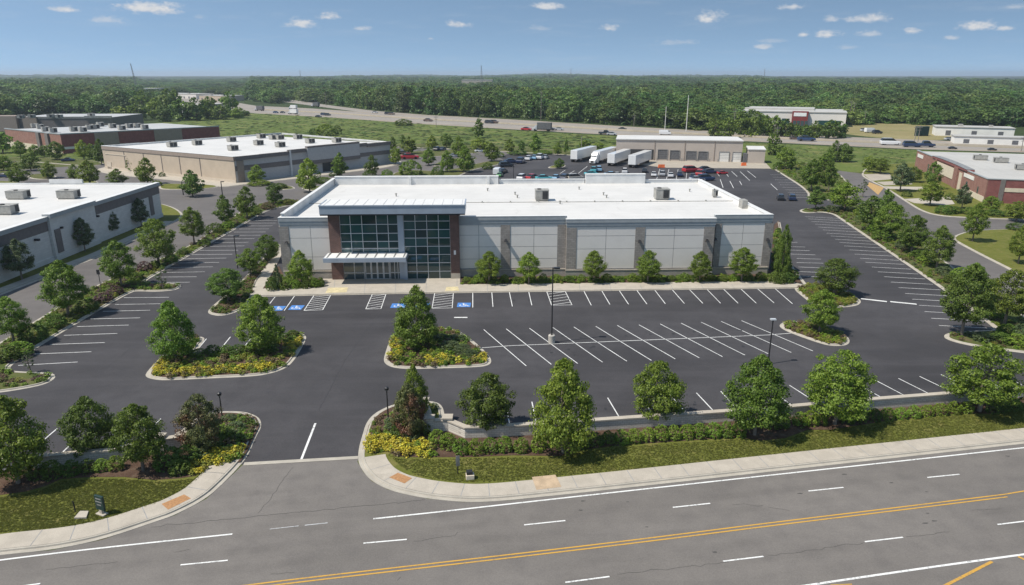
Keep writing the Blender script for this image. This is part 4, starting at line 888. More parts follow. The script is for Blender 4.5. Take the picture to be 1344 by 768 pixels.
instancer('ground_cover', scatter(pin([(1016, 370), (1014, 345), (1018, 305), (1022, 300), (1030, 332), (1041, 358), (1049, 371)]), 240, .14, .7, 1.3, .6), CV['dark_leaves'] + CV['hedge_leaves'][:1] + CV['lime_cover'][:1], 'dark low plants along the right side wall of the store', 'ground cover')
instancer('ground_cover', scatter(pin([(347, 379), (362, 358), (374, 364), (422, 368), (423, 377)]), 130, .14, .5, .9, .6), CV['hedge_leaves'][:2] + CV['dark_leaves'], 'low dark plants in the bed left of the entrance', 'ground cover')
fr = [(503, 543), (488, 557), (482, 575), (480, 590), (486, 596), (508, 593), (525, 599), (560, 601), (575, 596), (560, 580), (545, 560), (540, 545)]
instancer('ground_cover', scatter(pin(fr), 130, .14, .4, .8, .55), CV['hedge_leaves'] + CV['brown_cover'], 'low green plants in the right driveway bed', 'ground cover')
instancer('yellow_flowers', scatter(pin([(484, 572), (481, 588), (486, 595), (508, 592), (530, 598), (560, 600), (574, 592), (560, 582), (535, 582), (510, 575), (495, 565)]), 100, .14, .5, .95, .7), CV['yellow_flowers'] + CV['yellow_flowers'] + CV['lime_cover'][:1], 'bright yellow flowers in the right driveway bed', 'flowers')
instancer('yellow_flowers', scatter(pin([(252, 598), (278, 590), (300, 592), (320, 588), (321, 600), (300, 609), (275, 613), (258, 624), (246, 622)]), 90, .14, .5, .95, .7), CV['yellow_flowers'] + CV['lime_cover'] + CV['hedge_leaves'][:1], 'yellow flowers in the left driveway bed', 'flowers')
instancer('ground_cover', scatter(pin([(258, 570), (300, 546), (336, 553), (330, 575), (310, 590), (250, 600)]), 170, .14, .5, .95, .55), CV['hedge_leaves'] + CV['brown_cover'] + CV['dark_leaves'][:2], 'low green plants in the left driveway bed', 'ground cover')
instancer('yellow_flowers', scatter(pin([(199, 484), (206, 493), (240, 494), (300, 491), (335, 489), (360, 484), (352, 477), (300, 482), (240, 486), (222, 480), (215, 472)]), 110, .14, .5, .95, .65), CV['yellow_flowers'] + CV['lime_cover'][:1], 'band of yellow flowers along the near edge of the left island', 'flowers')
instancer('yellow_flowers', scatter(pin([(368, 452), (392, 446), (398, 442), (394, 454), (384, 462)]), 26, .14, .5, .9, .6), CV['yellow_flowers'], 'yellow flowers at the right tip of the left island', 'flowers')
instancer('yellow_flowers', scatter(pin([(513, 449), (510, 466), (512, 474), (530, 470), (528, 452), (522, 442)]), 40, .14, .5, .95, .65), CV['yellow_flowers'] + CV['lime_cover'][:2], 'yellow flowers on the left side of the middle island', 'flowers')
instancer('yellow_flowers', scatter(pin([(553, 479), (560, 470), (590, 468), (612, 472), (636, 466), (640, 476), (620, 478)]), 55, .14, .5, .95, .65), CV['yellow_flowers'] + CV['lime_cover'][:1], 'yellow flowers along the near edge of the middle island', 'flowers')
# grass tufts on the two road-side lawns
def tuft(seed, n=26):
    g = np.random.default_rng(seed); v = []
    for i in range(n):
        a = g.random() * 6.28; x, y = g.normal(0, .25, 2); h = .6 + .5 * g.random(); d = np.array([np.cos(a), np.sin(a), 0]) * .07; l = np.array([g.normal(0, .18), g.normal(0, .18), h])
        b = np.array([x, y, 0]); v += [b - d, b + d, b + l + d * .2, b + l - d * .2]
    return np.array(v)
foliage('grass_blades', (.145, .16, .030), (.20, .21, .05), None, .4, .3)
TU = [quads_mesh('blades', tuft(i), 'grass_blades') for i in range(3)]
LAWNR = px2([(509, 596), (518, 604), (530, 615), (545, 623), (568, 629), (600, 632.5), (640, 633), (672, 631), (840, 615), (1008, 597.5), (1344, 562.5), (1344, 537), (1303, 546), (1258, 545), (1158, 556), (1060, 567), (1030, 578), (1000, 581), (965, 577), (818, 587), (761, 593.5), (737, 601.5), (672, 600.5), (569, 603), (520, 602)], .13)
LAWNL = px2([(0, 653), (35, 648), (60, 641), (81, 631.5), (122, 629), (162, 629), (203, 633), (255, 629), (274, 615), (258, 630.5), (238, 645), (206, 661), (154, 677), (114, 688), (51, 696), (0, 699)], .13)
instancer('grass', in_view(scatter(LAWNR, 14000, .13, .10, .20, .34)), TU, 'mown grass between the retaining wall and the road', 'grass')
instancer('grass', in_view(scatter(LAWNL, 8000, .13, .10, .20, .34)), TU, 'mown grass on the left road corner', 'grass')
# meadow growth
MT = [quads_mesh('leaves', leaf_cloud(1200 + i, 'wide', 30, 340, .12, crad=.24, inner=.1), 'meadow_leaves') for i in range(4)]
mp = px2(MEADOW); rr = random.Random(3)
def meadow_pts(n, s0, s1, hs):
    out = []
    while len(out) < n:
        px, py = rr.uniform(-20, 1364), rr.uniform(149, 228)
        q = G2(px, py)
        s = rr.uniform(s0, s1) * (1.6 if rr.random() < .12 else 1) * (.5 if px > 1000 or py > 196 else 1)
        if inside((px, py), MEADOW) and not (1098 < px and py > 205 and px < 1130) and not (795 < px < 1022 and py > 190) and not (1190 < px and py > 206) and not (640 < px < 800 and py > 200): out.append((*q, 0, s, s * hs * rr.uniform(.5, 1.3)))
    return out
instancer('tall_grass', meadow_pts(5200, 1.1, 3.4, .13), MT, 'rough green meadow growth sloping up to the freeway', 'meadow')
# --- the woods beyond the freeway, one mass to the horizon
FT = [quads_mesh('leaves', leaf_cloud(1400 + i, ('round', 'wide', 'round', 'round', 'wide')[i], 48, 1900, .078, crad=.185, inner=.1, lump=.18, depth=.65), 'forest_leaves') for i in range(5)]
EDGE = [(-160, 156), (60, 152), (150, 151), (205, 143), (218, 126.5), (300, 124), (322, 131), (366, 137), (372, 129.5), (430, 137), (500, 145.5), (570, 151), (680, 156), (840, 165), (945, 172), (1110, 164), (1180, 163.5), (1235, 165), (1330, 166), (1500, 171)]
def edge_y(px):
    for a, b in zip(EDGE, EDGE[1:]):
        if a[0] <= px <= b[0]: return a[1] + (b[1]-a[1]) * (px-a[0]) / (b[0]-a[0])
    return 156
rr = random.Random(11); fp = []
def lump(x, y): return math.sin(x * .011 + y * .004) + math.sin(y * .009 - x * .006 + 1.3) + .7 * math.sin(x * .031 + y * .027)
for d0, d1, step, sc, hs in ((280, 760, 9.0, 14.5, 1.0), (760, 1500, 14, 21, 1.0), (1500, 3200, 26, 32, .62), (3200, 8000, 62, 80, .30)):
    y = d0 * .62
    while y < d1:
        x = -y * 1.0 - 60
        while x < y * 1.0 + 60:
            qx, qy = x + rr.uniform(-.45, .45) * step, y + rr.uniform(-.45, .45) * step
            x += step
            d = math.hypot(qx, qy)
            if not d0 <= d < d1: continue
            u, v = proj(qx, qy, 0)
            if not -160 < u < 1500 or v > edge_y(u) - .3: continue
            if 980 < u < 1112 and 158 < v < 167.5: continue
            k = rr.random() if rr.random() < .85 else 1.35; s = sc * (.55 + .75 * k); h = (12.5 if u > 340 else 14.5) + 2.2 * lump(qx, qy) + 5.0 * (k - .5) + rr.uniform(-1.5, 1.5)
            if d > 1500: h += (d - 1500) / 1500 * (3 * math.sin(qx * .0011 + 1.2) + 2 * math.sin(qx * .0043) - (3 if u > 1000 else 0))
            if 180 < u < 330 and v < 135: h *= .6
            fp.append((qx, qy, -.08 * h, s, h * 1.05))
        y += step
instancer('woods', fp, FT, 'dense green broadleaf woods beyond the freeway reaching the horizon', 'woods')
# ================================================================ BUILDINGS
class Frame:                     # building frame: x along the front, y into the building, z up
    def __init__(s, A, B):
        s.o = Vector((A[0], A[1], 0)); d = Vector((B[0]-A[0], B[1]-A[1], 0)); s.L = d.length; s.a = math.atan2(d.y, d.x)
        s.m = Matrix.Rotation(s.a, 4, 'Z'); s.inv = s.m.inverted()
    def local(s, p): return s.inv @ (Vector(p) - s.o)
    def hit(s, px, py, d=0.0):   # photo ray on the plane y = d: returns x, z
        c = s.inv @ (Vector((0, 0, H)) - s.o); r = s.inv @ ray(px, py); t = (d - c.y) / r.y; q = c + r * t; return q.x, q.z
    def top(s, px, py, z): return s.local(P(px, py, z))
    def root(s, name, **kw): return empty(name, s.o, s.a, **kw)
def rooftop_unit(parent, x, y, z, w=2.4, d=1.8, h=1.5, two=False):
    m = MB(); m.box(x-w/2, x+w/2, y-d/2, y+d/2, z+.25, z+h); m.box(x-w/2+.15, x+w/2-.15, y-d/2+.15, y+d/2-.15, z, z+.25); m.box(x-w/2-.06, x+w/2+.06, y-d/2-.06, y+d/2+.06, z+h, z+h+.07)
    u = m.build('rooftop_unit', 'unit_metal', parent, bevel=.03)
    g = MB(); g.box(x+w*.02, x+w*.42, y-d/2-.03, y-d/2+.01, z+.4, z+h-.12)
    if two: g.box(x-w*.42, x-w*.06, y-d/2-.03, y-d/2+.01, z+.4, z+h-.12)
    for k in range(6):
        zz = z + .45 + k * (h-.6) / 6; g.box(x+w*.02, x+w*.42, y-d/2-.07, y-d/2-.03, zz, zz+.05)
    g.build('grille', 'unit_dark', u); g = MB(); g.lathe([(w*.16, z+h+.07), (w*.16, z+h+.22), (w*.13, z+h+.24)], (x-w*.2, y, 0), 12)
    g.build('fan_housing', 'unit_dark', u); return u
# ---------------------------------------------------------------- the store
F = Frame((-37.0, 110.6), (42.3, 113.3)); L = F.L; D = 41.0
store = F.root('retail_store', label='large vacant grey panelled store with white roof and tall glass entrance', cat='store')
HW = 9.3      # roof deck
m = MB(); m.box(.35, L-.35, .35, D-.35, 0, HW-.02); m.build('wall', 'panel_grey', store)
m = MB(); m.box(.4, L-.4, .4, D-.4, HW-.02, HW+.02); roof = m.build('roof', 'roof_white', store)
# side and rear parapets, with the raised stretches at the back
m = MB()
def para(x0, x1, y0, y1, z): m.box(x0, x1, y0, y1, HW-.3, z); m.box(x0-.08, x1+.08, y0-.08, y1+.08, z, z+.09, 1)
bx = lambda px: F.top(px, 236, 10.8).x
para(0, .5, .9, D, 10.6); para(L-.5, L, .9, D, 10.0)
xs = [0.5, bx(655), bx(772), bx(854), L-.5]
for a, b, z in zip(xs, xs[1:], (11.0, 10.2, 11.3, 10.0)): para(a + .1, b - .1, D-.5 - (.6 if z > 10.5 else 0), D, z)
for x in (bx(536), bx(641)): m.box(x-.25, x+.25, D-1.4, D-1.12, HW-.3, 11.1)
m.build('parapet', ['parapet_white', 'cap_white'], store)
m = MB(); m.box(.5, L-.5, D*.42, D*.42+.12, HW, HW+.12); 
for k in range(14): m.box(6+k*5.2, 6.25+k*5.2, D*.42-.1, D*.42+.2, HW, HW+.3)
m.build('roof_seam', 'unit_metal', roof)
# front bays: x from photo columns; plane offset d (negative = forward)
fx = lambda px, d=0.0, py=330: F.hit(px, py, d)[0]
ZB = 1.5
def bay(x0, x1, d, zt, cols, rows):      # insulated metal panels with open joints
    m = MB(); g = .035
    hs = [ZB] + [ZB + (zt - ZB) * r for r in rows] + [zt]
    for i in range(cols):
        for a, b in zip(hs, hs[1:]):
            m.box(x0 + (x1-x0)*i/cols + g, x0 + (x1-x0)*(i+1)/cols - g, d-.06, d+.30, a + g, b - g)
    m.build('wall_panel', 'panel_grey', store)
    m = MB(); m.box(x0, x1, d, d+.33, 0.02, zt); m.build('panel_backing', 'joint_grey', store)
def pilaster(px0, px1, d, zt, ex=.12):
    x0, x1 = fx(px0, d), fx(px1, d); m = MB(); m.box(x0, x1, d-ex, d+.36, 0.01, zt); m.build('stone_pilaster', 'stone_veneer', store); return x0, x1
def cornice(x0, x1, d, z0, z1, ret0=True, ret1=True, back=1.2):
    m = MB(); m.box(x0, x1, d-.13, d+.4, z0, z0+.32); m.box(x0-.08*ret0, x1+.08*ret1, d-.18, d+.4, z0+.32, z0+.8); m.box(x0-.14*ret0, x1+.14*ret1, d-.25, d+.42, z0+.8, z1); m.box(x0-.17*ret0, x1+.17*ret1, d-.28, d+.5, z1, z1+.06, 1)
    m.build('cornice', ['cornice_metal', 'cap_white'], store)
zc, zt = 8.75, 10.15
LOW = 9.75; DC = -.85
b_ = pilaster(369, 381.5, 0, zc); a0 = fx(433, 0); bay(b_[1], a0 + .6, 0, zc, 2, (.3, .73))
cornice(-.05, a0 + .6, 0, zc, zt, True, False)
c0, c1 = pilaster(657.5, 669.5, 0, zc); e0, e1 = pilaster(731.5, 743, 0, zc)
s0 = fx(603, 0)
bay(s0 - .4, c0, 0, zc, 2, (.22, .5, .77)); bay(c1, e0, 0, zc, 2, (.22, .5, .77)); cornice(s0 - .4, e1, 0, zc, zt, False, False)
f0, f1 = pilaster(743.2, 756, DC, LOW - 1.3); g0, g1 = pilaster(833, 845, DC, LOW - 1.3); h0, h1 = pilaster(922, 935.5, DC, LOW - 1.3)
bay(f1, g0, DC, LOW - 1.3, 2, (.48, .79)); bay(g1, h0, DC, LOW - 1.3, 2, (.48, .79)); cornice(f0, h1, DC, LOW - 1.35, LOW)
m = MB(); m.box(f0 + .02, h1 - .02, DC + .37, .34, 0.03, HW - .01); m.build('wall', 'stone_veneer', store)
k0, k1 = pilaster(1000.5, 1011, 0, zc); i0_, i1_ = pilaster(936.5, 944.5, 0, zc)
bay(i1_, k0, 0, zc, 2, (.22, .5, .77)); cornice(h1 + .1, L + .05, 0, zc, zt, False, True)
m = MB(); m.box(k1, L - .02, .02, .36, .02, zc); m.build('stone_pilaster', 'stone_veneer', store)
# stone base with a pale cap
m = MB()
for x0, x1, d in ((-.15, a0 + .1, 0), (s0, e1 + .05, 0), (f0 - .1, h1 + .1, DC), (h1 + .12, L + .15, 0)):
    m.box(x0, x1, d-.28, d-.13, 0, 1.25); m.box(x0 - .02, x1 + .02, d-.34, d-.125, 1.25, 1.4, 1)
m.build('stone_base', ['base_stone', 'walk_concrete'], store)
# side walls: panels, stone corner piers, cornice
for sx, x in ((-1, 0.0), (1, L)):
    m = MB()
    for k in range(6):
        y0 = 1.6 + k * 6.5; m.box(x - (.05 if sx < 0 else -.0), x + (.0 if sx < 0 else .05), y0, y0 + 6.3, 1.5, 8.7)
    m.build('wall_panel', 'panel_grey', store)
    m = MB(); m.box(min(x, x + sx*.04) + (.3 if sx > 0 else 0) - .3, max(x, x + sx*.04) + .3 * (sx < 0), .4, D - .3, 0, 9.2); m.build('wall', 'joint_grey', store)
    m = MB(); m.box(min(x, x+sx*.28), max(x, x+sx*.28), .3, 1.5, 0.015, 8.7); m.box(min(x, x+sx*.28), max(x, x+sx*.28), D-1.5, D-.02, 0.015, 8.7); m.build('stone_pilaster', 'stone_veneer', store)
    m = MB(); m.box(min(x, x+sx*.36), max(x, x+sx*.36), .42, D, 8.75, 10.0); m.box(min(x-.1*sx, x+sx*.42), max(x-.1*sx, x+sx*.42), .42, D, 10.0, 10.06, 1); m.build('cornice', ['cornice_metal', 'cap_white'], store)
# wall lamps on the piers
def wall_lamp(px, py, d):
    x, z = F.hit(px, py, d - .2); m = MB(); m.box(x-.13, x+.13, d-.2, d-.06, z-.2, z+.25); m.hexa([(x-.28, d-.75, z-.12), (x+.28, d-.75, z-.12), (x+.28, d-.2, z-.12), (x-.28, d-.2, z-.12)], [(x-.2, d-.6, z+.12), (x+.2, d-.6, z+.12), (x+.2, d-.2, z+.2), (x-.2, d-.2, z+.2)])
    m.build('wall_lamp', 'dark_metal', store)
for px, py, d in ((376, 319, -.12), (664, 316, -.12), (839.5, 317, DC-.12), (928, 316, DC-.12), (938.5, 314, -.12), (1007.5, 315, -.12)): wall_lamp(px, py, d)
# --- entrance block
DE = -1.2; ZR = F.hit(500, 278, DE)[1]
ex0, ex1 = fx(433.5, DE), fx(603, DE)
q0, q1 = fx(446, DE, 300), fx(590.5, DE, 300)
yb0 = F.top(520, 261.5, ZR + 1).y - .3; m = MB(); m.box(ex0, q0, DE, yb0, 0, ZR); m.box(q1, ex1, DE, yb0, 0, ZR); m.box(ex0 + .01, ex1 - .01, yb0 - .3, yb0, 8, ZR)
m.each('brick_pier', 'brown_brick', store)
m = MB(); m.box(q1 - .02, ex1 + .04, DE - .06, DE + .4, 0.01, F.hit(590, 359, DE)[1]); m.build('pier_base', 'walk_concrete', store)
m = MB(); m.box(q0, q1, 1.2, max(1.6, yb0 - .4), 0, ZR - .1); m.build('lobby_core', 'door_grey', store)
m = MB(); z0c, z1c = ZR + .0, F.hit(515, 269.5, -3.2)[1]
x0c, x1c = F.hit(418.5, 274, -3.2)[0], F.hit(610.5, 273, -3.2)[0]
yb = F.top(520, 261.5, z1c).y; m.box(x0c, x1c, -3.2, yb - .05, z0c, z1c - .05); m.box(x0c - .06, x1c + .06, -3.28, -3.1, z1c-.16, z1c+.03)
m.box(x0c - .06, x0c + .12, -3.1, yb, z1c-.16, z1c+.03); m.box(x1c - .12, x1c + .06, -3.1, yb, z1c-.16, z1c+.03)
can = m.build('entrance_roof', 'fascia_blue', store)
m = MB(); m.box(x0c+.15, x1c-.15, -3.0, yb - .01, z1c-.045, z1c-.02)
for k in range(15): xx = x0c + .6 + k*(x1c-x0c-1.2)/14; m.box(xx, xx+.07, -3.0, yb - .01, z1c-.02, z1c+.03)
m.build('roof_sheet', 'cap_white', can)
m = MB(); m.box(x0c+.05, x1c-.05, -3.15, -1.25, ZR-.22, ZR-.002); m.build('soffit', 'dark_metal', can)
# glazing: panes and the aluminium grid
DG = DE + .25
def glazing(x0, x1, z0, z1, cols, rows, name='window', mat='store_glass', fr=.09):
    m = MB()
    for i in range(len(cols) - 1):
        for j in range(len(rows) - 1):
            a, b = x0 + (x1-x0)*cols[i], x0 + (x1-x0)*cols[i+1]; c, d = z0 + (z1-z0)*rows[j], z0 + (z1-z0)*rows[j+1]
            t1, t2 = rnd.uniform(-.006, .006), rnd.uniform(-.006, .006)
            m.add([(a, DG+t1, c), (b, DG-t1, c), (b, DG-t1+t2, d), (a, DG+t1+t2, d)], [(0, 1, 2, 3)])
    w = m.build(name, mat, store)
    m = MB()
    for t in cols: x = x0 + (x1-x0)*t; m.box(x-fr/2, x+fr/2, DG-.10, DG+.06, z0, z1)
    for t in rows: z = z0 + (z1-z0)*t; m.box(x0, x1, DG-.085, DG+.05, z-fr/2, z+fr/2)
    m.build('mullion_grid', 'alu', w); return w
ev = lambda n: [i / n for i in range(n + 1)]
pl0, pl1 = fx(523.5, DE), fx(531, DE)
zg = lambda py: F.hit(500, py, DG)[1]
glazing(q0, pl0, zg(326), ZR-.22, [0, .18, .38, .63, .83, 1], [0, .20, .43, .68, 1])
glazing(q0, pl0, zg(331.5), zg(326.3), [0, .18, .38, .63, .83, 1], [0, 1], 'spandrel', 'spandrel_glass')
glazing(pl1, q1, .05, ZR-.22, ev(4), [0, .12, .25, .375, .5, .625, .75, .875, 1])
m = MB(); m.box(pl0, pl1, DE-.12, DE+.5, 0, ZR-.23); m.build('pillar', 'fascia_blue', store)
dz = zg(346.5)
glazing(fx(449, DE), fx(476.5, DE), .05, 3.9, [0, .52, 1], [0, .3, 1], 'window', 'lobby_glass'); glazing(fx(511, DE), pl0, .05, 3.9, [0, .45, .8, 1], [0, .3, 1], 'window', 'lobby_glass')
m = MB(); m.box(q0, fx(449, DE), DE-.03, DE+.4, .0, 4.0); m.build('pier_base', 'brown_brick', store)
m = MB(); m.box(fx(476.5, DE), fx(511, DE), DE-.02, DE+.4, 3.3, 3.95); m.box(fx(476.5, DE), fx(511, DE), DE-.06, DE-.02, 3.25, 3.34); m.build('door_header', 'panel_grey', store)
m = MB(); m.box(q0, pl0, DE+.3, DE+.6, 3.9, zg(331.6)); m.build('lintel', 'fascia_blue', store)
dx0, dx1 = fx(477.5, DE), fx(510, DE)
for k in range(4):
    a, b = dx0 + (dx1-dx0)*k/4, dx0 + (dx1-dx0)*(k+1)/4
    m = MB(); m.box(a+.02, a+.13, DG-.1, DG+.05, .02, 3.25); m.box(b-.13, b-.02, DG-.1, DG+.05, .02, 3.25); m.box(a+.13, b-.13, DG-.1, DG+.05, 3.1, 3.25); m.box(a+.13, b-.13, DG-.1, DG+.05, .02, .22); m.box(a+.13, b-.13, DG-.1, DG+.05, 1.05, 1.15)
    dr = m.build('door', 'alu', store); m = MB(); m.box(a+.13, b-.13, DG-.03, DG-.01, .22, 3.1); m.build('pane', 'lobby_glass', dr)
m = MB(); lx0, lx1 = F.hit(424, 344, -4.6)[0], F.hit(533, 344, -4.6)[0]; lz1 = F.hit(480, 339, -4.6)[1]; lz0 = lz1 - .7
m.box(lx0, lx1, -4.6, DE-.05, lz0, lz1); lc = m.build('canopy', 'fascia_blue', store, bevel=.03)
m = MB(); m.box(lx0+.12, lx1-.12, -4.45, DE-.06, lz1, lz1+.04)
for k in range(9): xx = lx0 + .5 + k*(lx1-lx0-1.0)/8; m.hexa([(xx, -4.4, lz1+.04), (xx+.12, -4.4, lz1+.04), (xx+.12, DE-.1, lz1+.04), (xx, DE-.1, lz1+.04)], [(xx, -4.4, lz1+.09), (xx+.12, -4.4, lz1+.09), (xx+.12, DE-.1, lz1+.2), (xx, DE-.1, lz1+.2)], 1)
m.build('canopy_ribs', ['parapet_white', 'grey_metal'], lc)
m = MB(); m.box(lx1-.75, lx1-.2, -1.6, DE-.13, 0, lz0); m.each('canopy_post', 'fascia_blue', store)
m = MB(); x, z = F.hit(597, 331.5, DE); m.box(x-.16, x+.16, DE-.04, DE-.001, z-.35, z+.35); m.build('wall_plate', 'sign_white', store)
# rooftop equipment
def unit_at(fr, parent, px, py, z, **kw): p = fr.top(px, py, z); return rooftop_unit(parent, p.x, p.y, z, **kw)
unit_at(F, store, 711, 263, HW+.02, w=2.5, d=2.2, h=2.0); unit_at(F, store, 868, 261.5, HW+.02, w=2.6, d=2.2, h=2.0); unit_at(F, store, 938, 259, HW+.02, w=.9, d=.9, h=1.4)
x = F.top(970, 268, 10.0); m = MB(); m.box(L-1.5, L-.55, x.y-.8, x.y+1.0, HW+.02, HW+1.5); m.build('roof_hatch', 'unit_metal', store)
for px, py in ((679, 260), (676, 256), (796, 260), (792, 256.5), (520, 258), (640, 251), (760, 249), (905, 252), (735, 268)):
    p = F.top(px, py, HW); m = MB(); m.lathe([(.12, HW+.02), (.12, HW+.5), (.22, HW+.5), (.22, HW+.62)], (p.x, p.y, 0), 8); m.build('roof_vent', 'unit_metal', store)
# rear delivery canopies on the right-hand side
for (pa, pb, z, dpt) in (((952, 261), (1016, 262), 5.2, 7.0), ):
    a = F.top(*pa, z); b = F.top(*pb, z)
    m = MB(); m.box(L + .4, L + 7.6, a.y, a.y + dpt, z-.9, z-.1); c_ = m.build('side_canopy', 'fascia_blue', store); m = MB(); m.box(L+.45, L+7.5, a.y+.1, a.y+dpt-.1, z-.1, z); m.box(L+7.1, L+7.25, a.y+.1, a.y+dpt, z, z+.25); m.build('canopy_sheet', 'cap_white', c_)
    m = MB(); m.box(L+7.1, L+7.4, a.y+.3, a.y+.6, 0, z-.9); m.box(L+7.1, L+7.4, a.y+dpt-.6, a.y+dpt-.3, 0, z-.9); m.each('canopy_post', 'grey_metal', store)

# ---------------------------------------------------------------- white block-walled neighbour, left
Fw = Frame((-81.6, 96), (-81.6, 162.6)); Lw = Fw.L        # front = its east face, x runs away from the camera
bw = Fw.root('commercial_building', label='white block walled building with flat white roof at the left picture edge', cat='building')
def hw(px, py, d=0): return Fw.hit(px, py, d)
DW = 60.0
m = MB(); m.box(.3, Lw-.3, .3, DW, 0, 7.6); m.build('wall', 'white_block', bw)
m = MB(); m.box(.35, Lw-.35, .35, DW-.1, 7.6, 7.64); rw = m.build('roof', 'roof_white', bw)
s1, s2 = hw(63, 300)[0], hw(123, 285)[0]
for a, b, z, dd in ((0, s1, 8.1, 0), (s1, s2, 8.5, -.5), (s2, Lw, 8.1, 0)):
    m = MB(); m.box(a+.02, b-.02, dd, .34, .02, z-.7); m.build('wall', 'white_block', bw)
    m = MB(); m.box(a-.1*(dd < 0), b+.1*(dd < 0), dd-.35, .6, z-.7, z); m.box(a-.12*(dd < 0), b+.12*(dd < 0), dd-.4, .65, z, z+.07, 1); m.build('cornice', ['cornice_metal', 'cap_white'], bw)
    if dd == 0: m = MB(); m.box(a+.03, b-.03, -.05, -.001, 5.6, 7.38); m.build('brown_band', 'taupe_dark', bw)
m = MB()
for px, w in ((74, 1.6), (124, 1.5), (206, 1.5)): x = hw(px, 318)[0]; dd = -.5 if px == 74 else 0; m.box(x-w/2, x+w/2, dd-.15, dd-.002, 1.4, 5.6)
m.each('brown_pilaster', 'taupe_dark', bw)
m = MB(); m.box(0, Lw, -.12, -.004, 0, 1.0); m.box(s1, s2, -.62, -.504, 0, 1.0); m.build('base_course', 'white_block', bw)
m = MB(); m.box(Lw-.4, Lw, .7, DW, 7.5, 8.0); y2 = Fw.top(67, 240, 8).y; y1 = Fw.top(110, 240, 8).y; m.box(Lw-.45, Lw+.05, min(y1, y2), max(y1, y2), 8.0, 8.8); m.build('parapet', 'parapet_white', bw)
for px, py in ((25, 261), (91, 260.5), (8, 281)): unit_at(Fw, bw, px, py, 7.64, w=2.4, d=3.6, h=1.7)
for px, py in ((76, 299), (45, 315), (124, 284)):
    x, z = hw(px, py); m = MB(); m.box(x-.2, x+.2, -.9, -.501 if px == 76 else -.06, z-.15, z+.2); m.build('wall_lamp', 'dark_metal', bw)
# ---------------------------------------------------------------- beige and grey big-box, behind left
A0 = G2(311, 240.5); B0 = G2(513, 214.5); C0 = G2(139, 221.5)
Fb = Frame(A0, B0); Lb = Fb.L; cl = Fb.local((*C0, 0)); DB = cl.y
bb = Fb.root('commercial_building', label='big box building with beige left side, shaded grey banded front and many roof units', cat='building')
HB = 8.0
def quad_prism(off, z0, z1):
    t = cl.x / cl.y; o = off
    return [(o + t*o, o), (Lb-o, o), (Lb-o + t*DB, DB-o), (cl.x + o, DB-o)], z0, z1
q, z0, z1 = quad_prism(.3, 0, HB-.6); m = MB(); m.prism(q, z0, z1); m.build('wall', 'taupe', bb)
q, z0, z1 = quad_prism(.5, HB-.6, HB-.56); m = MB(); m.prism(q, z0, z1); rb = m.build('roof', 'roof_white', bb)
# beige side wall (along A0 -> C0)
def side_strip(mb_, t0, t1, d0, d1, z0, z1, mi=0):
    u = Vector((cl.x, cl.y)).normalized(); n = Vector((-u.y, u.x));  LL = math.hypot(cl.x, cl.y)
    pts = [(u.x*t + n.x*d, u.y*t + n.y*d) for t, d in ((t0, d0), (t1, d0), (t1, d1), (t0, d1))]
    mb_.prism(pts, z0, z1, mi)
LS = math.hypot(cl.x, cl.y)
m = MB(); side_strip(m, 0, LS, -.3, .2, .01, HB-1.2); m.build('wall', 'beige_panel', bb)
m = MB(); side_strip(m, -.1, LS, -.5, .4, HB-1.2, HB); side_strip(m, -.12, LS, -.55, .45, HB, HB+.08, 1); m.build('parapet', ['taupe', 'cap_white'], bb)
Fside = Frame(C0, A0)
m = MB()
for px in (165, 190, 213, 236.5, 263): 
    t = LS - Fside.hit(px, 212)[0]; side_strip(m, t-.12, t+.12, .2, .3, .02, HB-1.2)
m.each('downpipe', 'taupe_dark', bb)
m = MB(); side_strip(m, 0, LS, .2, .34, 0, .9); m.build('base_course', 'beige_light', bb)
m = MB(); side_strip(m, LS-13.5, LS-1.5, .2, .32, 5.2, 5.45); side_strip(m, LS-4.2, LS-1.8, .22, .34, .05, 2.6); m.each('dock_frame', 'beige_light', bb)
# grey front with dark bands, stepped parapet and a dark recess
m = MB(); m.box(0, Lb, -.02, .28, .015, HB-.02); m.build('wall', 'grey_render', bb)
fb = lambda px, py=205: Fb.hit(px, py, 0)[0]
stp = [0, fb(326), fb(342), fb(378), fb(402), fb(471), fb(482), Lb]
m = MB()
for a, b, z in ((0, stp[2]-.3, HB), (stp[2]-.3, stp[3], HB+.05), (stp[4], stp[5], HB+1.1), (stp[5], stp[6], HB+.4), (stp[6], Lb+.3, HB+.1), (stp[3], stp[4], HB+.5)):
    big = z > HB + 1
    m.box(a+.02, b-.02, -.45 if not big else -.9, .4, z - (1.15 if not big else .5), z)
    if big: m.box(a+.05, b-.05, -.8, -.03, 4.1, z-.5, 1)
m.build('parapet', ['taupe_dark', 'grey_render'], bb)
m = MB(); m.box(0, stp[4]-.05, -.12, -.021, 3.6, 5.1); m.box(stp[4]-.02, stp[5]+.02, -.87, -.81, 3.2, 4.4); m.box(stp[5]+.05, Lb, -.12, -.021, 3.6, 5.0); m.each('dark_band', 'taupe_dark', bb)
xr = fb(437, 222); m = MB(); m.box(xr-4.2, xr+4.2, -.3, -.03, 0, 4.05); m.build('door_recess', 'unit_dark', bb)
m = MB(); x = fb(380); m.box(x-.25, x+.25, -.7, -.05, 0, HB+.3); m.each('downpipe', 'cap_white', bb)
m = MB(); m.prism([(stp[0]+.6, -.35), (2.8, -.35), (2.8, .02), (.6, .02)], .02, HB-1.3); m.each('brown_pilaster', 'taupe', bb)
t = cl.x / cl.y
m = MB(); m.box(Lb-.4+0, Lb, .45, DB*.98, HB-.6, HB); m.build('parapet', 'parapet_white', bb)
m = MB(); m.prism([(cl.x, DB-.5), (Lb + 0, DB-.5), (Lb, DB), (cl.x, DB)], HB-.6, HB+.02); m.build('parapet', 'parapet_white', bb)
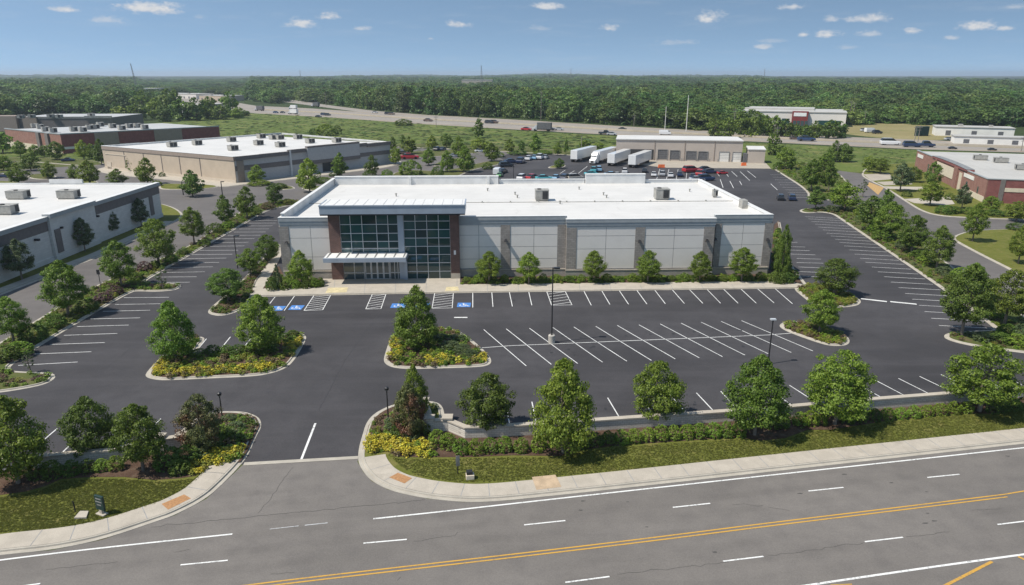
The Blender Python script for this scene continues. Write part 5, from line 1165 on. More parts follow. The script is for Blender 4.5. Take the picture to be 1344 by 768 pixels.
for px, py in ((226, 193), (259, 190.5), (304, 186), (306, 197.5), (343, 181.5), (359, 183), (367, 183), (339.5, 190.5), (391, 182.5), (407, 188), (442, 187), (368, 193)): unit_at(Fb, bb, px, py, HB-.56, w=2.8, d=2.4, h=1.7, two=True)
# ---------------------------------------------------------------- red brick building, far left
A1 = G2(84, 202); B1 = (-140, 345); C1 = (-232, 330)
Fr = Frame(A1, B1); Lr = Fr.L; cr_ = Fr.local((*C1, 0))
br = Fr.root('commercial_building', label='red brick building with brown pilasters, pale base and cluttered flat roof', cat='building')
HR = 8.2
foot = [(0, 0), (Lr, 0), (Lr + cr_.x*.9, cr_.y*.9), (cr_.x, cr_.y)]
def inset(f, d): return offset(ccw(f), d)
m = MB(); m.prism(inset(foot, .3), 0, HR-.5); m.build('wall', 'dark_red_brick', br)
m = MB(); m.prism(inset(foot, .5), HR-.5, HR-.45); r_r = m.build('roof', 'roof_grey', br)
def strip_on(mb_, fr_c, t0, t1, d0, d1, z0, z1, mi=0):
    LL = math.hypot(fr_c.x, fr_c.y); u = Vector((fr_c.x, fr_c.y)) / LL; n = Vector((-u.y, u.x))
    mb_.prism([(u.x*a + n.x*b, u.y*a + n.y*b) for a, b in ((t0, d0), (t1, d0), (t1, d1), (t0, d1))], z0, z1, mi)
LC = math.hypot(cr_.x, cr_.y)
m = MB(); strip_on(m, cr_, 0, LC, -.3, .1, .01, HR-.3); m.build('wall', 'red_brick', br)
m = MB(); m.box(0, Lr, -.1, .28, .01, HR-.3); m.build('wall', 'dark_red_brick', br)
m = MB(); strip_on(m, cr_, 0, LC, -.35, .25, HR-.3, HR+.1); m.box(-.1, Lr+.1, -.25, .3, HR-.3, HR+.1); m.build('cornice', 'cornice_metal', br)
m = MB(); strip_on(m, cr_, .5, LC, .1, .2, 0, 2.6); m.build('pale_base', 'cream_stone', br)
for px in (65, 34): p = Fr.local(P(px, 200, 0)); t_ = (p.x*cr_.x + p.y*cr_.y) / LC; m = MB(); strip_on(m, cr_, t_-1.2, t_+1.6, .1, .9, 0, HR-.35); m.each('brown_pilaster', 'taupe_dark', br)
m = MB(); x = Fr.hit(125, 180)[0]; m.box(x-.3, x+9, -.5, -.101, 0, HR-.35); x = Fr.hit(220, 172)[0]; m.box(x-6, x+6, -.5, -.101, 0, HR-.35); m.each('stone_bay', 'taupe', br)
m = MB(); m.box(.5, Lr*.45, -.3, -.103, 1.8, 2.8); m.build('pale_band', 'panel_grey', br)
for px, py in ((46, 168), (53, 169), (60, 172.5), (70, 174), (97, 172.5), (109, 173), (118, 170), (126, 169), (132, 166), (148, 168), (160, 170.5), (170, 168), (181, 167.5), (190, 169.5)): unit_at(Fr, br, px, py, HR-.45, w=2.8, d=2.8, h=1.9)
# grey building behind it
Fg = Frame(G2(20, 172), (-235, 425)); Lg = Fg.L
bg = Fg.root('commercial_building', label='dark grey flat roofed building directly behind the red brick one', cat='building')
m = MB(); m.box(0, Lg, .2, 40, 0, 7.6); m.build('wall', 'taupe_dark', bg); m = MB(); m.box(.2, Lg-.2, .4, 39.8, 7.6, 7.65); rg = m.build('roof', 'roof_grey', bg)
m = MB(); m.box(-.1, Lg+.1, 0, .5, 7.0, 8.1); x = Fg.hit(111, 155)[0]; m.box(x, Lg+.2, -.4, .6, 7.2, 8.5); m.build('parapet', 'grey_metal', bg)
m = MB(); m.box(-14, 3, -2, 8, 0, 8.6); m.box(6, 14, -1.2, 3, 0, 8.0); m.each('stone_tower', 'taupe', bg)
for px, py in ((28, 155.5), (42, 155), (67, 154.5), (78, 155), (120, 153)): unit_at(Fg, bg, px, py, 7.65, w=3.2, d=2.8, h=1.9)
# ---------------------------------------------------------------- red brick building, right
A2 = G2(1290, 266.5); C2 = (P(1204, 197, 6.3).x, P(1204, 197, 6.3).y)
Fn = Frame(C2, A2); Ln = Fn.L       # front = long west face, x runs towards the camera
bn = Fn.root('commercial_building', label='red brick building with tan panels and curved parapet at the right picture edge', cat='building')
HN = 6.3; DN = 60.0
m = MB(); m.box(.3, Ln-.3, .3, DN, 0, HN-.4); m.build('wall', 'red_brick', bn); m = MB(); m.box(.4, Ln-.4, .4, DN, HN-.4, HN-.36); rn = m.build('roof', 'roof_cream', bn)
fn = lambda px, py: Fn.hit(px, py, 0)
m = MB(); m.box(0, Ln, 0, .28, .01, HN-.15); m.build('wall', 'red_brick', bn)
m = MB(); m.box(Ln-.28, Ln, .3, DN, .01, HN-.15); m.build('wall', 'dark_red_brick', bn)
m = MB(); m.box(-.1, Ln+.12, -.12, .45, HN-.15, HN+.05); m.box(Ln-.45, Ln+.12, .45, DN, HN-.15, HN+.05); m.build('coping', 'cornice_metal', bn)
a, b = fn(1230, 215)[0], fn(1253, 225)[0]; m = MB(); m.box(a, b, -.14, -.002, 2.2, 5.4); m.each('tan_panel', 'cream_stone', bn)
m = MB(); m.box(b+.3, fn(1258, 228)[0], -.4, -.003, 0, HN-.2); m.box(a-1.0, a-.1, -.4, -.003, 0, HN-.2); m.each('brick_pier', 'red_brick', bn)
m = MB(); m.box(fn(1258.5, 235)[0], fn(1262, 235)[0], -.15, -.004, 0, 5.0); m.each('tan_panel', 'cream_stone', bn)
m = MB(); m.box(fn(1264, 238)[0], fn(1278, 238)[0], -.12, -.004, 4.4, 5.4); m.box(fn(1204.5, 206)[0], fn(1211.5, 208)[0], -.12, -.004, 4.2, 5.3); m.each('sign_panel', 'off_white', bn)
for px, w in ((1268, 1.3), (1284, .9), (1214, 1.4), (1219, 1.2)): x = fn(px, 245)[0]; m = MB(); m.box(x-w/2, x+w/2, -.06, -.001, .8, 3.4); m.each('window', 'lobby_glass', bn)
m = MB(); m.box(fn(1262.5, 250)[0], Ln, -.1, -.006, .0, 1.6); m.build('pale_base', 'cream_stone', bn)
# curved raised parapet
x0, x1 = fn(1225, 205)[0], fn(1270, 225)[0]; m = MB(); n_ = 10
arc = [(x0 + (x1-x0)*i/n_, HN + .2 + .25*math.sin(math.pi*i/n_)) for i in range(n_+1)]
m.add([(x, -.3, z) for x, z in arc] + [(x, 1.7, z) for x, z in arc] + [(x, -.3, HN-.3) for x, z in arc] + [(x, 1.7, HN-.3) for x, z in arc], [(i, i+1, n_+2+i, n_+1+i) for i in range(n_)] + [(2*n_+2+i, 2*n_+3+i, i+1, i) for i in range(n_)] + [(n_+1+i, n_+2+i, 3*n_+4+i, 3*n_+3+i) for i in range(n_)] + [(0, n_+1, 3*n_+3, 2*n_+2), (n_, 2*n_+1, 4*n_+3, 3*n_+2)], 0); m.build('curved_parapet', 'dark_red_brick', bn)
m = MB(); m.add([(x, -.4, z+.06) for x, z in arc] + [(x, 1.8, z+.06) for x, z in arc], [(i, i+1, n_+2+i, n_+1+i) for i in range(n_)]); m.build('curved_roof', 'grey_metal', bn)
# right wing, seen end on
m = MB(); yy = Fn.local((*G2(1316, 270), 0)).y; m.box(Ln+.001, Ln+.12, yy-.5, yy+.6, 0, HN-.2); m.each('brick_pier', 'taupe_dark', bn); m = MB(); m.box(Ln+.002, Ln+.1, yy+.7, DN, 3.1, 4.1); m.build('pale_band', 'cream_stone', bn)
for px, py in ((1286, 210), (1313, 213.5), (1342, 223)): unit_at(Fn, bn, px, py, HN-.36, w=2.4, d=3.6, h=1.5)
# ---------------------------------------------------------------- warehouse with loading docks
Ft = Frame(G2(808, 209.7), G2(973, 213)); Lt = Ft.L
bt = Ft.root('warehouse', label='long beige warehouse with loading dock doors behind the four trailers', cat='warehouse')
HT = 8.0
m = MB(); m.box(0, Lt, 0, 18, 0, HT-.35); m.build('wall', 'warehouse_wall', bt)
m = MB(); m.box(-.2, Lt+.2, -.3, 18.3, HT-.35, HT); rt = m.build('roof', 'roof_white', bt)
m = MB()
for px in (859, 898.5, 937.5): x = Ft.hit(px, 200)[0]; m.box(x-.12, x+.12, -.14, -.002, 0, HT-.36)
m.each('downpipe', 'taupe', bt)
for k, (a, b, t0, mat) in enumerate(((864, 876, 197, 'door_grey'), (880, 892, 198, 'door_grey'), (901, 914, 199, 'door_grey'), (917, 929, 199.5, 'door_grey'), (944.5, 957, 200, 'off_white'), (962, 973, 200.5, 'off_white'))):
    x0, z = Ft.hit(a, t0); x1 = Ft.hit(b, t0)[0]; m = MB(); m.box(x0, x1, -.06, -.001, .6 if k < 4 else .02, z)
    dd = m.build('dock_door', mat, bt); m = MB()
    m.box(x0-.15, x0, -.2, -.002, .4, z+.15); m.box(x1, x1+.15, -.2, -.002, .4, z+.15); m.box(x0-.15, x1+.15, -.2, -.002, z+.15, z+.3)
    for j in range(1, 5): zz = .6 + (z-.6)*j/5; m.box(x0, x1, -.09, -.061, zz-.03, zz+.03)
    m.build('door_frame', 'grey_metal', dd)
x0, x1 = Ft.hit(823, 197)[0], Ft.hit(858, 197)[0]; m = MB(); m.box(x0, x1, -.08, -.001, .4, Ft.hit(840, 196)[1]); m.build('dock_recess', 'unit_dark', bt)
for k_, px in enumerate((862, 894, 896, 914.8, 931, 942, 960)):
    x = Ft.hit(px, 210)[0]; m = MB(); m.lathe([(.14, 0), (.14, 1.1), (.1, 1.18)], n=8); q_ = Ft.m @ Vector((x, -1.0, 0)) + Ft.o
    o_ = m.build('bollard', 'grey_metal'); o_.location = q_; tag(o_, ORD[k_ + 1] + ' grey bollard from the left before the warehouse dock doors', 'bollard', 'bollards at the warehouse')

Fs = Frame(G2(981, 214), G2(1003, 214.5)); bs = Fs.root('storage_shed', label='small pale shed beside the right end of the warehouse', cat='shed')
m = MB(); m.box(0, Fs.L, 0, 7, 0, 4.8); m.build('wall', 'warehouse_wall', bs); m = MB(); m.hexa([(-.2, -.2, 4.8), (Fs.L+.2, -.2, 4.8), (Fs.L+.2, 7.2, 4.8), (-.2, 7.2, 4.8)], [(-.2, -.2, 5.1), (Fs.L+.2, -.2, 5.1), (Fs.L+.2, 7.2, 5.7), (-.2, 7.2, 5.7)]); m.build('roof', 'roof_white', bs)
m = MB(); m.box(-1.6, -.1, .3, 4, 0, 3.4); m.build('door', 'door_grey', bs)
# ---------------------------------------------------------------- buildings beyond the freeway
Fa = Frame(G2(972, 163.5), G2(1109, 167)); ba = Fa.root('commercial_building', label='long white building with red glazed entrance beyond the freeway', cat='building'); La = Fa.L
m = MB(); m.box(0, La, 0, 45, 0, 8.3); m.build('wall', 'panel_grey', ba); m = MB(); m.box(-.3, La+.3, -.3, 45, 8.3, 8.9); x = Fa.hit(1068, 150)[0]; m.box(0, x, 20, 44, 8.9, 10.0); m.build('roof', 'roof_cream', ba)
x0, x1 = Fa.hit(1039, 158)[0], Fa.hit(1060, 158)[0]; m = MB(); m.box(x0, x1, -2.5, 1, 0, 9.2); en = m.build('entrance', 'red_front', ba); m = MB(); m.box(x0+1, x1-1, -2.62, -2.51, 6.2, 8.4); m.each('sign_panel', 'sign_white', en)
m = MB()
for k in range(4): m.box(x0+1+k*2.3, x0+2.9+k*2.3, -2.6, -2.505, .3, 3.4)
m.each('window', 'lobby_glass', en)
x0, x1 = Fa.hit(1074, 158)[0], Fa.hit(1104, 158)[0]; m = MB(); m.box(x0, x1, -.1, -.002, .5, 3.8); a_, b_2 = Fa.hit(1026, 158)[0], Fa.hit(1036, 158)[0]; m.box(a_, b_2, -.1, -.002, .5, 4.5); m.each('window', 'store_glass', ba)
for (p0, p1, h, dp, lab, nm) in (((1227, 178), (1330, 181), 4.9, 14, 'long low white warehouse farther from the freeway at right', 'off_white'), ((1252, 188.5), (1348, 191.5), 3.7, 10, 'low white flat building nearest the freeway at right', 'off_white'),
                                 ((181, 126), (204, 126), 11, 30, 'white two level building under the leaning mast', 'off_white'), ((208, 129), (258, 130), 6.5, 30, 'long pale shed among trees left of the interchange', 'panel_grey'), ((262, 132), (298, 133), 6.5, 26, 'pale shed with pinkish wall by the interchange', 'beige_panel'),
                                 ((217, 148), (258, 148.5), 6.5, 18, 'white house like building half hidden in the left wood', 'off_white'), ((262, 148), (294, 147), 7, 18, 'pale building half hidden beside the interchange', 'beige_light'), ((606, 116.5), (646, 116.5), 19, 60, 'pale building rising from the woods under the lattice mast', 'beige_light'), ((152, 121), (168, 121), 9, 30, 'far white roofed building deep in the left woods', 'off_white')):
    f = Frame(G2(*p0), G2(*p1)); e = f.root('low_building' if h < 8 else 'commercial_building', label=lab, cat='building'); m = MB(); m.box(0, f.L, 0, dp, 0, h-.4); m.build('wall', nm, e)
    m = MB(); m.box(-.3, f.L+.3, -.3, dp+.3, h-.4, h); rr_ = m.build('roof', 'roof_cream', e)
    m = MB(); n_ = max(2, int(f.L / 9))
    for k in range(n_): xx = f.L*(k+.5)/n_; m.box(xx-1.2, xx+1.2, -.08, -.002, .4, min(3.0, h*.6))
    m.each('window', 'door_grey', e)
    if f.L > 30: m = MB(); m.box(f.L*.3, f.L*.36, 4, 6.5, h, h+1.2); m.box(f.L*.7, f.L*.75, 5, 7, h, h+1); m.each('rooftop_unit', 'unit_metal', e)
# ---------------------------------------------------------------- retaining walls with stone faces and caps
def wall_thing(path, label, piers):
    o = Vector((path[0][0], path[0][1], 0)); e = empty('retaining_wall', o, label=label, cat='wall')
    m = MB(); sweep(m, path, [(-.02, 0), (-.02, WH-.14), (.38, WH-.14), (.38, 0)], False); m.build('stone_face', 'wall_stone', e, o)
    m = MB(); r = path; sweep(m, r, [(-.10, WH-.14), (-.10, WH), (.48, WH), (.48, WH-.14), (-.10, WH-.14)], False); m.build('wall_cap', 'walk_concrete', e, o)
    for p in (path[i] for i in piers): m = MB(); m.box(p[0]-.42, p[0]+.42, p[1]-.1, p[1]+.7, 0, WH+.12); m.box(p[0]-.5, p[0]+.5, p[1]-.18, p[1]+.78, WH+.12, WH+.26, 1); m.build('wall_pier', ['wall_stone', 'walk_concrete'], e, o)
wall_thing([G2(556, 529, WH)] + wR, 'long stepped stone retaining wall with pale cap along the right lawn', (0, 1, 2))
wall_thing(wL[::-1], 'stone retaining wall with pale cap at the left corner lawn', (-1, -2, -3))
# ================================================================ VEHICLES
def carpaint(name, col):
    m, nt, b, _ = new_mat(name); b.inputs['Base Color'].default_value = (*col, 1); b.inputs['Roughness'].default_value = .3; b.inputs['Coat Weight'].default_value = .6
    MATS[name] = m; return m
for nm, c in dict(car_white=(.72, .72, .72), car_red=(.42, .02, .025), car_blue=(.025, .05, .12), car_dark=(.025, .028, .035), car_navy=(.02, .035, .085), car_teal=(.10, .42, .45), car_silver=(.42, .43, .45), car_beige=(.46, .42, .36), car_brown=(.13, .09, .07), car_green=(.12, .35, .12), trailer_white=(.74, .74, .73), car_sky=(.25, .45, .62)).items(): carpaint(nm, c)
def loft(mb, secs, mi=0):        # sections along x: (x, half width, z low, z high, top half width)
    vs = []
    for x, w, z0, z1, tw in secs: vs += [(x, -w, z0), (x, -w, (z0+z1)/2 + .05), (x, -tw, z1), (x, tw, z1), (x, w, (z0+z1)/2 + .05), (x, w, z0)]
    fs = []
    for i in range(len(secs) - 1):
        for k in range(6): fs.append((i*6+k, i*6+(k+1) % 6, (i+1)*6+(k+1) % 6, (i+1)*6+k))
    n = len(secs) - 1
    fs += [tuple(range(6))[::-1], tuple(range(n*6, n*6+6))]
    mb.add(vs, fs, mi)
KINDS = {
 'sedan': dict(b=[(-2.3,.78,.35,.80,.7),(-2.15,.88,.25,.95,.8),(-1.2,.9,.22,.98,.84),(1.0,.9,.22,.96,.84),(1.9,.87,.25,.84,.76),(2.25,.75,.35,.70,.64)], c=[(-1.75,.78,.93,.96,.76),(-1.0,.80,.93,1.38,.62),(.3,.80,.93,1.42,.62),(1.15,.78,.93,.97,.74)], w=(-1.35, 1.4), r=.33),
 'suv': dict(b=[(-2.35,.82,.4,.95,.78),(-2.25,.93,.3,1.1,.85),(-1.2,.95,.28,1.12,.88),(1.0,.95,.28,1.1,.88),(2.0,.92,.3,1.0,.8),(2.35,.8,.4,.85,.7)], c=[(-2.2,.82,1.08,1.15,.8),(-1.95,.84,1.08,1.68,.68),(.35,.84,1.08,1.72,.68),(1.2,.82,1.08,1.12,.78)], w=(-1.4, 1.45), r=.38),
 'pickup': dict(b=[(-2.7,.88,.45,1.05,.86),(-2.6,.95,.4,1.08,.9),(-.4,.95,.35,1.08,.9),(1.2,.95,.35,1.1,.9),(2.3,.92,.4,1.0,.82),(2.65,.82,.45,.9,.74)], c=[(-.6,.84,1.06,1.12,.8),(-.45,.85,1.06,1.75,.7),(.9,.85,1.06,1.78,.7),(1.6,.82,1.06,1.12,.78)], w=(-1.7, 1.7), r=.4),
 'van': dict(b=[(-2.7,.95,.4,2.0,.85),(-2.6,1.0,.35,2.15,.88),(1.2,1.0,.35,2.15,.88),(1.9,.98,.35,1.5,.84),(2.5,.92,.4,1.1,.78),(2.65,.8,.45,.9,.7)], c=[(1.25,.93,1.3,2.05,.82),(1.4,.93,1.3,1.98,.8),(2.0,.9,1.2,1.42,.78),(2.1,.86,1.15,1.2,.76)], w=(-1.7, 1.7), r=.38)}
CARMESH = {}
def car(px, py, ang, kind, col, label, scale=1.0, group='vehicles', z=.05, cat='car', parts=True):
    k = KINDS[kind]; b = P(px, py, z); e = empty({'pickup': 'pickup_truck', 'van': 'delivery_van'}.get(kind, 'car'), b, R(ang), label=label, cat=cat, group=group); e.scale = (scale,) * 3
    if (kind, col) not in CARMESH:
        m = MB(); loft(m, k['b']); bo = m.build('body', col, None, smooth=False)
        m = MB(); loft(m, k['c']); wi = m.build('window', 'car_glass', None)
        m = MB(); xs = [c[0] for c in k['c']]; zt = max(c[3] for c in k['c']); m.box(xs[1]+.05, xs[2]-.05, -.6, .6, zt-.03, zt+.02); rf = m.build('car_roof', col, None)
        m = MB(); r = k['r']; m.tube((0, -.11, 0), (0, .11, 0), r, r, 14); wh = m.build('wheel', 'tyre', None)
        CARMESH[(kind, col)] = [bo.data, wi.data, rf.data, wh.data]
        for o in (bo, wi, rf, wh): bpy.data.objects.remove(o)
    bo, wi, rf, wh = CARMESH[(kind, col)]
    for nm, me in (('body', bo), ('window', wi), ('car_roof', rf)):
        o = bpy.data.objects.new(nm, me); COL.objects.link(o); o.parent = e
    for x in k['w']:
        for y in (-.82, .82): o = bpy.data.objects.new('wheel', wh); COL.objects.link(o); o.parent = e; o.location = (x, y, k['r'])
    return e
FWA = -18          # the freeway runs down to the right in plan
GF = 'vehicles on the freeway'
for px, py, kind, col, lab, s, a in (
 (362, 148.5, 'sedan', 'car_blue', 'blue car on the freeway, leftmost of those ahead of the white truck', 1.2, -35), (371, 148.5, 'sedan', 'car_dark', 'dark car on the freeway just left of the white truck', 1.1, -35),
 (418, 154, 'sedan', 'car_dark', 'dark car in the near freeway lane below two others', 1.2, -30), (425, 151.3, 'suv', 'car_navy', 'first of two dark cars close together on the freeway', 1.2, -30), (430, 151.8, 'suv', 'car_dark', 'second of two dark cars close together on the freeway', 1.2, -30),
 (492, 148.6, 'sedan', 'car_silver', 'grey car where the exit ramp meets the freeway', 1.2, -25), (509, 150.3, 'suv', 'car_dark', 'left dark vehicle of a pair on the far freeway lanes', 1.2, -25), (514, 150.6, 'suv', 'car_brown', 'right dark vehicle of a pair on the far freeway lanes', 1.2, -25),
 (562, 159.4, 'sedan', 'car_brown', 'brownish car on the freeway above the meadow pole', 1.5, -22), (642, 162, 'suv', 'car_dark', 'dark car on the freeway above the lone meadow conifer', 1.3, -20), (649, 161.8, 'suv', 'car_brown', 'brown car on the freeway right of the dark one above the conifer', 1.3, -20),
 (691, 171.2, 'sedan', 'car_red', 'dark red car on the freeway left of the box truck', 1.4, -18), (722, 171, 'suv', 'car_dark', 'dark car right behind the box truck', 1.2, -18), (734, 171, 'sedan', 'car_silver', 'silver car on the freeway second behind the box truck', 1.2, -18),
 (794, 176.5, 'pickup', 'car_dark', 'dark pickup on the freeway left of the warehouse roof', 1.3, -16), (803, 177.3, 'sedan', 'car_silver', 'silver car on the freeway beside the dark pickup', 1.2, -16), (817, 170.6, 'sedan', 'car_dark', 'small dark car in the far lanes above the warehouse end', 1.1, -16), (873, 176.8, 'van', 'car_white', 'pale van on the freeway behind the warehouse roof', 1.2, -15),
 (1058, 185.2, 'sedan', 'car_blue', 'blue car alone on the freeway below the red entrance', 1.9, -14), (1042, 183, 'sedan', 'car_brown', 'small brown car far lanes left of the lone blue car', 1.0, -14),
 (1168, 190.3, 'suv', 'car_white', 'large white car on the freeway', 1.85, -12), (1196, 193, 'suv', 'car_navy', 'dark blue car left in the pair behind the large white one', 1.6, -12), (1213, 193, 'pickup', 'car_navy', 'dark blue pickup right in the pair behind the large white car', 1.6, -12),
 (1250, 195.6, 'sedan', 'car_dark', 'small dark car on the freeway above the brick roof, left', .8, -12), (1302, 197.5, 'sedan', 'car_dark', 'small dark car on the freeway above the brick roof, right', .8, -12),
 (1142, 174, 'van', 'car_white', 'white van parked on the dry field beyond the freeway', 1.2, 10), (1151, 175.5, 'suv', 'car_dark', 'dark car parked beside the white van on the dry field', 1.2, 10), (1135, 172.5, 'suv', 'car_silver', 'silver car parked left of the white van on the dry field', 1.1, 10),
 (1233, 175.5, 'sedan', 'car_dark', 'dark car before the long low white warehouse, left', 1.1, 5), (1249, 175.7, 'suv', 'car_dark', 'dark car before the long low white warehouse, middle', 1.2, 80), (1246, 184, 'sedan', 'car_silver', 'grey car by the left end of the low white flat building', 1.1, 5), (1273, 187.5, 'suv', 'car_green', 'green vehicle before the low white flat building', 1.3, 15)):
    car(px, py, a, kind, col, lab, s, GF if py < 200 and px < 1110 or kind else GF, z=.07, cat={'pickup': 'pickup truck', 'van': 'van'}.get(kind, 'car'))
GL = 'cars parked in the rear lot'
for px, py, kind, col, lab, s, a in (
 (671, 214, 'sedan', 'car_navy', 'dark blue car at the left of the group by the mulch corner', 1.2, 15), (683.5, 214, 'suv', 'car_navy', 'dark blue car with black roof in the group by the mulch corner', 1.3, 75), (694, 210, 'sedan', 'car_white', 'leftmost white car of the row by the kerb', 1.2, 75), (702, 209, 'sedan', 'car_sky', 'pale blue car in the row by the kerb', 1.2, 75), (709, 208.7, 'suv', 'car_white', 'white car in the middle of the row by the kerb', 1.3, 75), (716, 208.2, 'sedan', 'car_silver', 'silver car at the right end of the row by the kerb', 1.1, 75),
 (685.5, 236, 'suv', 'car_white', 'white car just beyond the store rear parapet', 1.15, 70), (699, 235.5, 'sedan', 'car_red', 'red car just beyond the store rear parapet', 1.25, 55), (714, 236.5, 'sedan', 'car_teal', 'pale teal car just beyond the store rear parapet', 1.2, 10), (730, 235.5, 'sedan', 'car_sky', 'pale blue car left of the navy one beyond the rear parapet', 1.1, 70), (741, 236, 'suv', 'car_navy', 'navy car beyond the rear parapet', 1.1, 70), (755, 236, 'suv', 'car_beige', 'beige car beside the raised parapet', 1.15, 20),
 (653, 229, 'van', 'car_white', 'white van beside the rear lot edge with green car behind', 1.05, 80), (656, 231.5, 'sedan', 'car_green', 'green car behind the white van', .9, 80), (660, 227, 'sedan', 'car_dark', 'dark car right of the white van', 1.1, 70),
 (779, 226, 'pickup', 'car_teal', 'teal pickup left in the blue green group before the trailers', 1.05, 80), (786, 224.5, 'suv', 'car_sky', 'sky blue car in the blue green group before the trailers', 1.05, 85), (776, 230, 'sedan', 'car_teal', 'teal car nearest the store in the blue green group', 1.0, 15), (803, 231.5, 'sedan', 'car_sky', 'pale blue car alone right of the blue green group', 1.1, 5), (811, 231, 'sedan', 'car_white', 'small white car beside the lone pale blue one', .9, 5),
 (907, 226, 'suv', 'car_red', 'red car, left of two, in the rear lot', 1.3, 20), (919, 231, 'suv', 'car_red', 'red car, right of two, in the rear lot', 1.3, 65), (926, 224.5, 'sedan', 'car_dark', 'dark car behind the two red ones', 1.2, 10), (931, 227.5, 'sedan', 'car_navy', 'navy car right of the two red ones', 1.1, 10), (909, 234, 'sedan', 'car_navy', 'navy car before the two red ones', 1.1, 80), (915, 237.5, 'sedan', 'car_silver', 'silver car nearest the rear parapet below the red ones', 1.1, 10), (926, 237, 'suv', 'car_blue', 'bright blue car nearest the rear parapet below the red ones', 1.2, 15), (948, 228.5, 'sedan', 'car_red', 'small dark red car alone right of the two red ones', .8, 10),
 (792, 236, 'sedan', 'car_silver', 'silver car under the yellow bush beyond the raised parapet', 1.0, 80), (820, 227, 'suv', 'car_white', 'white car at the right end of the third trailer', 1.0, 80), (846, 226, 'sedan', 'car_dark', 'dark car beside the rightmost trailer wheels', 1.0, 80), (858, 231, 'sedan', 'car_white', 'white car left in the row before the orange barrier', 1.0, 80), (869, 230.5, 'suv', 'car_silver', 'silver car below the left orange barrier', 1.0, 80), (880, 232, 'sedan', 'car_white', 'white car two bays left of the red pair', 1.0, 80), (892, 231, 'sedan', 'car_navy', 'navy car in the bay left of the red pair', 1.0, 80), (664, 219, 'suv', 'car_dark', 'black car in the left group nearest the lamp post', 1.1, 20),
 (1024, 262, 'suv', 'car_dark', 'black car, left of two, beside the side stalls', .9, 75), (1039, 262.3, 'suv', 'car_navy', 'black blue car, right of two, beside the side stalls', .92, 75),
 (538, 208.7, 'sedan', 'car_red', 'bright red car in the rear left lot', 1.6, 10), (530, 202.5, 'sedan', 'car_brown', 'brown car behind the bright red one', 1.1, 10), (574, 198, 'suv', 'car_dark', 'dark car in the upper row of the rear left lot', 1.1, 75), (581, 197.5, 'sedan', 'car_navy', 'navy car in the upper row of the rear left lot', 1.1, 75), (597, 206, 'sedan', 'car_silver', 'silver car between conifers in the rear left lot', 1.0, 10), (630, 199.5, 'sedan', 'car_white', 'white car under the round tree of the rear left lot', 1.0, 10),
 (7, 233, 'sedan', 'car_navy', 'dark blue car at the left picture edge before brick building', 1.0, 5), (90, 212, 'sedan', 'car_navy', 'navy car before the pale base of the brick building', 1.0, 20)):
    car(px, py, a, kind, col, lab, s, GL, z=.04, cat={'pickup': 'pickup truck', 'van': 'van'}.get(kind, 'car'))
# --- trucks and trailers
def wheels(parent, xs, ys, r=.5, w=.28):
    for x in xs:
        for y in ys: m = MB(); m.tube((x, y-w, r), (x, y+w, r), r, r, 12); m.build('wheel', 'tyre', parent)
def trailer(pa, pb, label, cab=False):
    a = P(*pa); b = P(*pb); d = (b - a); L_ = min(d.length, 20); ang = math.atan2(d.y, d.x)
    e = empty('semi_truck' if cab else 'semi_trailer', a, ang, label=label, cat='truck' if cab else 'trailer', group='white trailers at the loading docks')
    x0 = 4.2 if cab else 0; h0, h1 = 1.15, 4.5
    m = MB(); m.box(x0, x0 + L_, -1.4, 1.4, h0, h1); bx_ = m.build('trailer_box', 'trailer_white', e, bevel=.05)
    m = MB()
    for k in range(int(L_ / 1.2)):
        for y in (-1.42, 1.42): m.box(x0 + .6 + k*1.2, x0 + .66 + k*1.2, min(y, y*.98), max(y, y*.98), h0+.1, h1-.1)
    m.box(x0-.03, x0-.001, -1.35, -.03, h0+.1, h1-.15); m.box(x0-.03, x0-.001, .03, 1.35, h0+.1, h1-.15); m.build('door_panel', 'trailer_white', bx_)
    m = MB(); m.box(x0+.2, x0 + L_-.2, -.5, .5, .85, h0-.01); m.box(x0+L_-2.2, x0+L_-1.9, -1.2, 1.2, .0, h0-.02); m.box(x0 + 5, x0 + L_*.6, -1.38, -1.3, .55, h0-.02); m.build('chassis', 'dark_metal', e)
    wheels(e, (x0+1.2, x0+2.5) if not cab else (x0+L_-2.5, x0+L_-1.2, x0+.6, x0+1.9), (-1.1, 1.1))
    if cab:
        m = MB(); loft(m, [(0, 1.0, .6, 1.5, .95), (.3, 1.2, .5, 1.9, 1.1), (1.4, 1.22, .5, 2.05, 1.15), (1.5, 1.22, .5, 2.1, 1.15), (3.7, 1.22, .5, 2.2, 1.2)]); loft(m, [(1.45, 1.15, 2.0, 2.1, 1.1), (2.0, 1.2, 2.0, 3.2, 1.05), (2.5, 1.22, 2.0, 3.9, 1.1), (3.7, 1.22, 2.0, 4.3, 1.15)]); c_ = m.build('cab', 'trailer_white', e)
        m = MB(); m.hexa([(1.50, -.98, 2.14), (1.5, .98, 2.14), (1.6, .98, 2.1), (1.6, -.98, 2.1)], [(1.93, -.95, 3.1), (1.93, .95, 3.1), (2.05, .95, 3.0), (2.05, -.95, 3.0)]); m.build('window', 'car_glass', c_); m = MB(); m.box(-.04, 0, -.6, .6, .75, 1.4); m.build('grille', 'dark_metal', c_)
        wheels(e, (1.1,), (-1.05, 1.05))
trailer((753, 213.3), (800, 200.5), 'leftmost white semi trailer, parked on the dark rear lot'); trailer((777, 216.3), (824, 202), 'white truck with cab, second from the left in the row at the docks', True)
trailer((801.5, 218.5), (842, 203.5), 'white trailer left of the rightmost one at the dock'); trailer((829, 220.7), (872, 204.5), 'rightmost white trailer backed at the warehouse dock')
